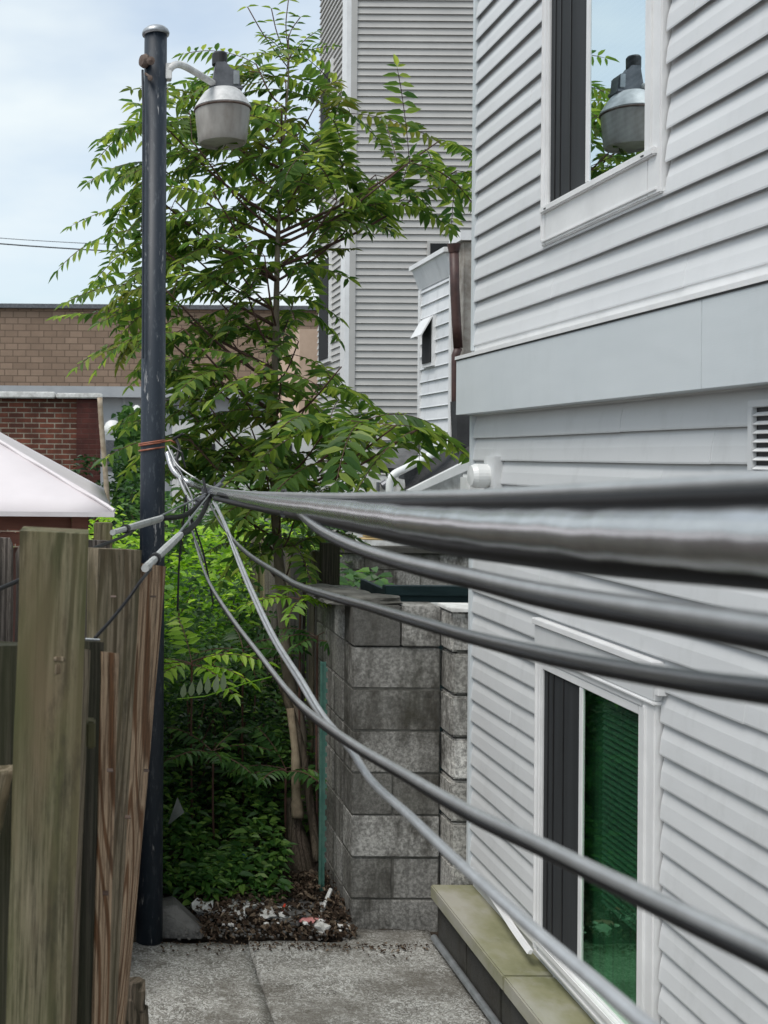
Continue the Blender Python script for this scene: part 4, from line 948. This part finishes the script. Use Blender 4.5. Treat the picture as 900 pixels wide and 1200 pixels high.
# ================================================================== plants
def leaf(mb, b, d, n, L, w_, fold=.25, curl=.12):
    s = d.cross(n)
    if s.length < 1e-5: return
    s.normalize(); n = s.cross(d).normalized(); f = n*(w_*fold)
    p = [b, b+d*L*.28+s*w_*.5+f, b+d*L*.62+s*w_*.42+f-n*L*curl*.4, b+d*L-n*L*curl, b+d*L*.62-s*w_*.42+f-n*L*curl*.4, b+d*L*.28-s*w_*.5+f]
    k = len(mb.v); mb.v += [tuple(x) for x in p]; mb.f += [(k, k+1, k+2, k+3), (k, k+3, k+4, k+5)]
def compound(mb, tw, o, d, L, pairs, ll, rnd, droop=.5, lw=.28):
    """pinnate leaf of the tree of heaven: rachis with paired leaflets"""
    d = Vector(d).normalized(); p = Vector(o); side = d.cross(Vector((0,0,1)))
    if side.length < .05: side = Vector((1,0,0))
    side.normalize(); side = (side+Vector((0,0,rnd.uniform(-.35,.35)))).normalized(); pts = [p.copy()]; st = L/(pairs+2)
    for i in range(pairs+2):
        d = (d+Vector((0,0,-droop/(pairs+2)))).normalized(); p = p+d*st; pts.append(p.copy())
        if i < 1: continue
        up_ = side.cross(d).normalized(); t = i/(pairs+1); l = ll*(.75+.5*math.sin(math.pi*min(1, t*.9+.1)))*rnd.uniform(.85,1.1)
        for sg in (1, -1):
            ld_ = (side*sg*.95+d*rnd.uniform(.25,.5)+Vector((rnd.uniform(-.15,.15),0,-rnd.uniform(-.1,.6)))).normalized()
            leaf(mb, p, ld_, up_, l, l*lw, .2, rnd.uniform(.05,.2))
    leaf(mb, p, d, side.cross(d), ll, ll*lw)
    if tw is not None: tw.tube(pts, [.0028]*(len(pts)-1)+[.001], 3, caps=False)
TY = 6.7
tree = empty('tree_of_heaven', W(366, 1050, 6.3), 'tall slender tree with long feathery leaves in the middle of the photo', 'tree')
TR = [W(366,1066,6.25), W(362,1010,6.3), W(352,960,6.35), W(355,900,6.4), (W(350,850,6.45)), W(338,790,6.55), W(330,700,6.6), W(323,600,TY), W(321,500,TY), W(323,400,TY), W(325,300,TY), W(327,250,TY), W(332,170,TY), W(338,90,TY), W(338,40,TY)]
q = catmull(TR, 6); m_ = len(q)
rad = [max(.004, .055*(1-i/m_)**1.0*(1+.22*mnoise.noise(Vector((i*.7,0,0))))) for i in range(m_)]
rad[:9] = [.17,.15,.14,.12,.125,.10,.085,.08,.07]
tk = MB().tube(q, rad, 12).build('trunk', M['stem_tan'], tree, smooth=True)
def trunk_at(z):
    best = min(q, key=lambda p_: abs(p_.z-z)); return best
# whorls: photo position, depth offset, number of leaves, size factor, sideways bias
WH = [(262,80,-.2,7,1),(300,75,.1,7,1),(235,105,0,7,1),(205,120,.2,7,1),(185,140,-.3,6,1),(335,95,.2,4,.7),(280,120,.5,7,1),(330,130,-.4,7,1),(372,120,.1,7,1),(410,130,.4,6,1),
 (225,165,-.3,8,1),(180,190,.3,7,1),(165,215,-.1,7,1),(270,170,.2,8,1),(320,185,.5,8,1),(365,180,-.4,8,1),(405,190,.1,8,1),(440,205,.3,7,1),(480,190,-.2,7,1),(515,165,0,7,.95),(535,200,.2,6,.9),
 (205,235,.1,8,1),(250,225,-.5,8,1),(300,240,.3,8,1),(350,240,.6,8,1),(395,235,-.3,8,1),(435,240,.0,6,1),(165,270,-.2,7,1),(210,285,.5,8,1),(260,285,-.1,8,1),(310,300,-.5,8,1),(350,300,.2,6,1),
 (150,320,.2,7,1),(190,335,-.3,8,1),(240,335,.3,8,1),(290,345,-.2,8,1),(345,350,.4,6,.9),(170,375,.1,8,1),(215,385,-.4,8,1),(265,390,.2,8,1),(310,400,.5,7,1),(350,400,-.1,5,.9),
 (225,425,.3,7,1),(275,440,-.3,8,1),(330,440,-.5,7,1),(375,450,.2,6,1),(400,430,-.8,3,1.1),(240,470,.1,7,1),(290,490,.3,8,1),(345,490,-.3,8,1),(385,500,-.7,7,1.1),(430,492,-.9,7,1.15),(465,498,-1.0,7,1.15),(490,503,-1.0,4,1.1),
 (215,475,.3,7,1),(222,515,-.1,7,1),(250,500,.5,7,1),(235,550,.4,6,1),(265,530,.4,7,1),(310,540,-.2,8,1),(355,540,.1,8,1),(385,540,-.6,6,1.05),(280,580,.2,7,1),(330,585,-.3,8,1),(350,592,-.1,6,.9),(300,625,.3,6,1),(345,640,-.2,6,1)]
rnd = random.Random(21); fo = MB(); tw = MB(); fy = MB()
axisx = q[-1].x
for i, (px, py, dy, nl, sc) in enumerate(WH):
    o_ = W(px, py, TY+dy); base = trunk_at(o_.z-.25-.35*abs(o_.x-axisx)); mid = base.lerp(o_, .5)+Vector((0,0,-.05))
    dist = (o_-base).length
    tw.tube(catmull([base, mid, o_], 5), [.004+.007*min(1,dist)*(1-k/10) for k in range(11)], 6)
    for k in range(int(nl*.78+.5)):
        a = 2*math.pi*(k+rnd.random()*.6)/nl; outw = Vector((o_.x-axisx, 0, 0)); outw = outw.normalized()*min(1.2, abs(o_.x-axisx)*1.3) if outw.length > .1 else outw
        d = Vector((math.cos(a), math.sin(a)*.8, rnd.uniform(-.25,.9)))+outw*.8
        target = fy if (py < 110 and rnd.random() < .45) or rnd.random() < .06 else fo
        so_ = base.lerp(o_, rnd.uniform(.6, 1)) if rnd.random() < .6 else o_
        compound(target, tw, so_, d, rnd.uniform(.32,.60)*sc, rnd.randint(8,13), rnd.uniform(.078,.120)*sc, rnd, rnd.uniform(.4,1.4), rnd.uniform(.27,.36))
# top sprig, thin and nearly bare
for (a, b) in (((338,60),(338,0)),((337,50),(352,20)),((338,70),(318,10)),((338,80),(290,8)),((336,90),(345,55))):
    P_ = catmull([W(*a,TY), W((a[0]+b[0])/2-3,(a[1]+b[1])/2,TY), W(*b,TY)], 4); tw.tube(P_, .004, 4)
    for p_ in P_[2::2]:
        for s_ in (-1,1): leaf(fo, p_, Vector((s_, rnd.uniform(-.5,.5), rnd.uniform(-.3,.3))).normalized(), Vector((0,0,1)), .07, .022)
for k in range(5): compound(fo, tw, W(338, 70, TY), (math.cos(k*1.3), math.sin(k*1.3), .7), .28, 7, .06, rnd, .6)
fo.build('foliage', M['leaf_tree'], tree); fo2 = fy.build('foliage', M['leaf_young'], tree); fo2['label'] = 'yellow green young leaves at the top'
tw.build('branch', M['twig'], tree, smooth=True)
# snags at the tree's foot
sn = empty('dead_trunk', W(350, 960, 6.15), 'broken dead trunk with a pale cut limb beside the foot of the tree', 'dead trunk')
MB().tube(catmull([W(340,830,6.2), W(346,880,6.15), W(347,930,6.12), W(349,958,6.1)], 5), [.022]*6+[.026]*6+[.034]*4, 9).build('cut_limb', M['dry_stick'], sn, smooth=True)
MB().tube(catmull([W(352,1060,6.1), W(352,1010,6.12), W(346,975,6.15), W(338,935,6.2)], 5), [.13,.12,.11,.10,.09,.08,.075,.07,.065,.06,.055,.05,.045,.04,.035,.03], 10).build('stub', M['bark'], sn, smooth=True)
MB().tube(catmull([W(372,1010,6.0), W(366,960,6.1), W(358,900,6.15), W(346,850,6.2), W(330,800,6.3)], 5), .024, 9).build('side_stem', M['bark'], sn, smooth=True)

# shrubs ------------------------------------------------------------
def shrub(name, c, h, r, nl, ls, m, label, group, seed, asp=.5, shape=1.0, cat='shrub'):
    rnd = random.Random(seed); e = empty(name, c, label, cat, group); mb = MB(); st = MB(); c = Vector(c)
    ns = 10
    tips = []
    for i in range(ns):
        a = rnd.uniform(0, 6.28); rr_ = r*math.sqrt(rnd.random()); top = c+Vector((math.cos(a)*rr_, math.sin(a)*rr_, h*rnd.uniform(.7,1.0)*(1-.25*rr_/r)))
        P_ = catmull([c+Vector((math.cos(a)*.05, math.sin(a)*.05, -.05)), c.lerp(top,.5)+Vector((rnd.uniform(-.08,.08),rnd.uniform(-.08,.08),0)), top], 4)
        st.tube(P_, .006, 4, caps=False); tips.append(P_)
    for i in range(nl):
        if rnd.random() < .45:
            P_ = rnd.choice(tips); p_ = P_[rnd.randint(2, len(P_)-1)]+Vector([rnd.gauss(0, .09) for _ in range(3)])
        else:
            a = rnd.uniform(0, 6.28); zz = rnd.random()**.8; rr_ = r*math.sqrt(rnd.random())*(1.05-.55*zz**2)
            p_ = c+Vector((math.cos(a)*rr_, math.sin(a)*rr_, h*zz)); 
            if mnoise.noise(p_*3.2) < -.12: continue
        a = rnd.uniform(0, 6.28); d = Vector((math.cos(a), math.sin(a), rnd.uniform(-.5,.25))).normalized()
        n = Vector((rnd.uniform(-.5,.5), rnd.uniform(-.7,.3), 1))
        l = ls*rnd.uniform(.6,1.25); leaf(mb, p_, d, n, l, l*asp)
    mb.build('foliage', m, e); st.build('stem', M['twig'], e); return e
GS = 'weedy shrubs in the overgrown yard'
data = [ # X, Y, h, r, n, leaf, mat, label
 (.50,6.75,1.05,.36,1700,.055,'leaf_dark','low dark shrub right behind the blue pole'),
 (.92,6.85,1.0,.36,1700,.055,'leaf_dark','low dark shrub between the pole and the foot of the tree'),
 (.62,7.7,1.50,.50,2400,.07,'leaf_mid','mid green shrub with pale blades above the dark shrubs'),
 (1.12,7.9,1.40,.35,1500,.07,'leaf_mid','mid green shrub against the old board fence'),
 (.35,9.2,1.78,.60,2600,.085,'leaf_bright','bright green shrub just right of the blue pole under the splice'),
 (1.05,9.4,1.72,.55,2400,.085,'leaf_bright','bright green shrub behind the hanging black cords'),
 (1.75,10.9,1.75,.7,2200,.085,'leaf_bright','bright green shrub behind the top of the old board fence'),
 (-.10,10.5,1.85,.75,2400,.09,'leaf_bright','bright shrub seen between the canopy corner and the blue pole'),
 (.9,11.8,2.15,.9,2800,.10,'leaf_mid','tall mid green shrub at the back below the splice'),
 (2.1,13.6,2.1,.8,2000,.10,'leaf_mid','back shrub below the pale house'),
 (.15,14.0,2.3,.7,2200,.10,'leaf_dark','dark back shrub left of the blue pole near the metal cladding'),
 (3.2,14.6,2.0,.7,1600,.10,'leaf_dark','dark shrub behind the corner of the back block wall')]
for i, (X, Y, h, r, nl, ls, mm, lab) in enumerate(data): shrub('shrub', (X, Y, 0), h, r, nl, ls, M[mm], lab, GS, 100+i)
# climbing vine left of the pole
vn = empty('climbing_vine', W(158, 620, 15), 'vine climbing a hidden post left of the blue pole below the cone lamp', 'vine')
rnd = random.Random(77); mb = MB()
for i in range(1800):
    t = rnd.random(); px = 158-8*t+rnd.gauss(0, 5+8*(1-t)); py = 640-158*t+rnd.gauss(0,3); p_ = W(px, py, 15+rnd.gauss(0,.15)); a = rnd.uniform(0,6.28)
    leaf(mb, p_, Vector((math.cos(a), -.5, math.sin(a)-.4)).normalized(), Vector((0,-1,.6)), .10, .07)
mb.build('foliage', M['leaf_mid'], vn); MB().tube([W(156,650,15.1).to_tuple()[:2]+(0,), W(150,490,15.1)], .04, 8).build('stem', M['bark'], vn)
# ailanthus seedlings
def seedling(px, py, Y, n, L, ll, m, label, seed, dirx=0, zg=0):
    rnd = random.Random(seed); c = W(px, py, Y); e = empty('seedling', (c.x, c.y, zg), label, 'seedling', 'young feather leaved seedlings'); mb = MB(); tw_ = MB()
    tw_.tube(catmull([(c.x+.02, c.y+.03, zg-.03), (c.x, c.y, (c.z+zg)/2), c], 4), .006, 5)
    for k in range(n):
        a = 2*math.pi*k/n+rnd.random()*.5; compound(mb, tw_, c-Vector((0,0,.03*k/n)), (math.cos(a)+dirx, math.sin(a)*.6-.3, rnd.uniform(.15,.6)), L*rnd.uniform(.8,1.1), 7, ll, rnd, .8, .34)
    mb.build('foliage', m, e); tw_.build('stem', M['twig'], e)
seedling(225, 775, 6.3, 8, .42, .085, M['leaf_bright'], 'seedling with light green blades beside the blue pole', 1)
seedling(285, 760, 6.6, 8, .42, .085, M['leaf_mid'], 'seedling in the middle of the gap below the hanging cords', 2)
seedling(352, 700, 6.2, 6, .30, .07, M['leaf_bright'], 'small seedling by the corner of the block enclosure', 3, -.3)
seedling(335, 900, 6.15, 6, .30, .07, M['leaf_mid'], 'dark seedling beside the dead trunk', 4, -.3)
seedling(250, 880, 6.2, 7, .32, .07, M['leaf_mid'], 'seedling low down in the dark gap near the pole', 5)
seedling(372, 745, 6.1, 5, .22, .06, M['leaf_mid'], 'small seedling against the side of the block enclosure', 6, -.2)
# one frond seen from its pale underside
e = empty('pale_frond', W(240, 812, 5.95), 'single leaf frond showing its pale underside low beside the blue pole', 'leaf'); mb = MB()
fr_ = [W(214,806,5.9), W(240,812,5.9), W(272,800,5.9)]
for i in range(6):
    b = W(214+i*9.5, 818-i*1.5, 5.9); leaf(mb, b, Vector((rnd.uniform(-.05,.1), -.2, 1)).normalized(), Vector((0,-1,.1)), .085+.006*i, .034, .1, 0)
mb.build('leaflet', M['leaf_pale'], e); MB().tube([W(208,819,5.9), W(240,816,5.9), W(290,800,6.0), W(330,790,6.2)], .003, 5).build('stalk', M['leaf_bright'], e)
# ground cover
rnd = random.Random(5); gc = MB()
for i in range(19000):
    Y = 5.52+rnd.random()**1.4*4.5; X = rnd.uniform(.0, 1.34)
    if Y < 5.62+.13*mnoise.noise(Vector((X*4, 2, 0)))+.10*(X > 1.0): continue
    H = min(.85, .10+(Y-5.6)*.6)*(.75+1.1*mnoise.noise(Vector((X*3.5, Y*3.5, 1))))
    if X > 1.06 and Y < 6.2: continue
    p_ = Vector((X, Y, max(0, .02+H*rnd.random()**.7+min(.1,(Y-5.3)*.1)))); a = rnd.uniform(0, 6.28); l = rnd.choice((1,1,1,1.7))*rnd.uniform(.025,.055)
    leaf(gc, p_, Vector((math.cos(a), math.sin(a), rnd.uniform(-.3,.3))).normalized(), Vector((rnd.uniform(-.4,.4), rnd.uniform(-.7,.1), 1)), l, l*.42)
tag(gc.build('ground_cover', M['leaf_weed']), 'low leafy weeds covering the yard behind the litter', 'weeds', kind='stuff')
# taller weedy mass in the far yard
gc = MB()
for i in range(9000):
    Y = rnd.uniform(10, 30); X = rnd.uniform(-3, 9) if Y > 15.8 else rnd.uniform(-.3, 3)
    if X < 1.6 and 15 < Y < 22 : continue
    p_ = Vector((X, Y, rnd.random()*1.2)); a = rnd.uniform(0, 6.28); leaf(gc, p_, Vector((math.cos(a), math.sin(a), 0)), Vector((0,-.5,1)), .2, .1)
tag(gc.build('far_undergrowth', M['leaf_mid']), 'undergrowth at the far end of the yard', 'undergrowth', kind='stuff')

# ================================================================== litter and odds and ends
lt = MB(); rnd = random.Random(9)
for i in range(2600):
    X = rnd.uniform(.55, 1.30); Y = 5.30+rnd.random()**1.1*.65; p_ = Vector((X, Y, rnd.uniform(-.01,.045)+min(.05,(Y-5.28)*.14))); a = rnd.uniform(0, 6.28); l = rnd.uniform(.012,.038)
    leaf(lt, p_, Vector((math.cos(a), math.sin(a), rnd.uniform(-.4,.4))).normalized(), Vector((rnd.uniform(-1,1), rnd.uniform(-1,1), 1)), l, l*.5, .5, .4)
for i in range(260):
    X = rnd.uniform(.35, 1.62); Y = 5.24-abs(rnd.gauss(0,.05)); a = rnd.uniform(0,6.28); l = rnd.uniform(.008,.02)
    leaf(lt, Vector((X, Y, .008)), Vector((math.cos(a), math.sin(a), .1)).normalized(), Vector((0,0,1)), l, l*.6, .5, .3)
tag(lt.build('leaf_litter', M['litter']), 'brown dead leaves and chips between the patio and the weeds', 'leaf litter', kind='stuff')
pbs = MB()
for i in range(500):
    X = rnd.uniform(.35, 1.3); Y = 5.27+rnd.random()*.5; r_ = rnd.uniform(.004,.012); c_ = Vector((X, Y, rnd.uniform(.0,.035))); lump(c_, r_, 1, 1, .7, i*.7, pbs, 1)
tag(pbs.build('pebbles', M['stone']), 'small pebbles scattered among the dead leaves', 'pebbles', kind='stuff')
rb_ = MB()
for i in range(40):
    X = rnd.uniform(.58, 1.28); Y = 5.30+rnd.random()*.4; lump(Vector((X, Y, rnd.uniform(.02,.05))), rnd.uniform(.006,.02), 1.2, 1, .7, i*.9, rb_, 1)
tag(rb_.build('rubble', M['dirty_white']), 'pale crumbs of rubble and torn paper among the dead leaves', 'rubble', kind='stuff')
def scrap(px, py, Y, r, m, label, seed, sx=1, sy=1, sz=.6, cat='litter', name='litter_scrap', group='scraps of litter behind the patio'):
    r *= 1.6; py -= 6
    mb = MB(); bm = bmesh.new(); bmesh.ops.create_icosphere(bm, subdivisions=2, radius=1)
    for v in bm.verts:
        d = 1+.9*mnoise.noise(v.co*2.3+Vector((seed*7.3,0,0))); v.co = Vector((v.co.x*sx*d*r, v.co.y*sy*d*r, v.co.z*sz*d*r))+W(px, py, Y)
    mb.add([v.co[:] for v in bm.verts], [tuple(v.index for v in f.verts) for f in bm.faces]); bm.free()
    return tag(mb.build(name, m), label, cat, group)
scrap(240, 1070, 5.55, .036, M['paper'], 'white crumpled scrap leftmost in the litter by the grey slab', 1)
scrap(276, 1069, 5.6, .028, M['paper'], 'white flat scrap left of the upright white stick', 2, 1.6, 1, .4)
scrap(277, 1078, 5.5, .022, M['paper'], 'small cream scrap below the flat white one', 3, 1.4, 1, .4)
scrap(322, 1077, 5.5, .040, M['paper'], 'round pale lid lying under the red straw', 4, 1.3, 1, .3)
scrap(350, 1079, 5.5, .034, M['stone'], 'pale grey rubble lump right of the lid', 5, 1.2, 1, .6)
scrap(338, 1087, 5.42, .024, M['stone'], 'small grey chip in front of the rubble lump', 6, 1.5, 1, .5)
scrap(377, 1093, 5.36, .024, M['paper'], 'white chip nearest the foot of the block enclosure', 7, 1.2, 1, .8)
scrap(366, 1085, 5.42, .020, M['pink'], 'pink wrapper between the rubble and the white chip', 8, 1.6, 1, .4)
scrap(297, 1062, 5.65, .025, M['dirty_white'], 'white torn scrap behind the little stick', 9, 2.2, 1, .3)
scrap(259, 1030, 5.95, .022, M['blue_plastic'], 'blue scrap caught in the weeds low in the gap', 10, 1, 1, .8)
scrap(281, 1012, 6.0, .020, M['blue_plastic'], 'smaller blue scrap higher in the weeds', 11, 1.2, 1, .7)
scrap(265, 1084, 5.5, .020, M['red_plastic'], 'dull red scrap left of the lid among leaves', 12, 1.4, 1, .3)
scrap(310, 1060, 5.7, .03, M['stone'], 'grey stone behind the red straw', 13, 1.8, 1, .5)
scrap(338, 1068, 5.62, .05, M['stone'], 'flat grey stone at the edge of the weeds', 14, 1.5, 1, .3)
tag(MB().tube([W(326,1078,5.48), W(332,1064,5.5), W(334,1060,5.52)], .006, 6).build('drinking_straw', M['red_plastic']), 'bent red straw standing in the litter', 'straw')
tag(MB().tube([W(371,1082,5.5), W(388,1042,5.62)], [.012,.010], 6).build('white_stick', M['paper']), 'white painted stick leaning up beside the block enclosure', 'stick')
tag(MB().tube([W(286,1082,5.45), W(286,1064,5.5)], .006, 6).tube([W(285,1064,5.5), W(303,1060,5.55)], .006, 6).build('white_bracket', M['paper']), 'thin white bracket shaped piece standing in the litter', 'bracket')
tag(MB().prism([W(345,1062,5.8), W(374,1020,5.9), W(380,1022,5.9), W(352,1068,5.8)], (.01,.03,0)).build('broken_plank', M['board_dark']), 'dark broken plank leaning by the foot of the tree', 'plank')
tag(MB().tube([W(198,1056,5.5), W(225,1078,5.42), W(256,1099,5.34)], .011, 6).build('fallen_stick', M['bark']), 'dark stick lying slanted across the grey slab', 'stick')
tag(MB().prism([W(186,1100,5.31), W(188,1064,5.36), W(206,1060,5.38), W(240,1092,5.32), W(238,1101,5.30)], (.0,.16,-.02)).build('stone_slab', M['stone'], bevel=.006), 'grey broken slab at the foot of the blue pole', 'slab')
a = W(196, 968, 5.9); 
mb = MB(); mb.add([W(196,968,5.9), W(216,952,5.88), W(208,934,5.92), W(203,948,5.95)], [(0,1,2,3)]); tag(mb.build('plastic_sheet', M['leafgrey']), 'torn grey plastic sheet caught in the weeds beside the blue pole', 'plastic')
gp_ = MB().box((W(376,780,5.75).x, 5.75, 0), (W(378.2,780,5.75).x, 5.77, W(376,776,5.75).z)); gp_.box((W(378.3,780,5.75).x, 5.757, 0), (W(382.5,780,5.75).x, 5.763, W(376,776,5.75).z))
zz = .2
while zz < W(376,780,5.75).z: gp_.box((W(382.5,780,5.75).x, 5.755, zz), (W(382.5,780,5.75).x+.008, 5.765, zz+.02)); zz += .055
tag(gp_.build('metal_stake', M['green_paint']), 'green studded metal stake in front of the block enclosure side', 'stake')
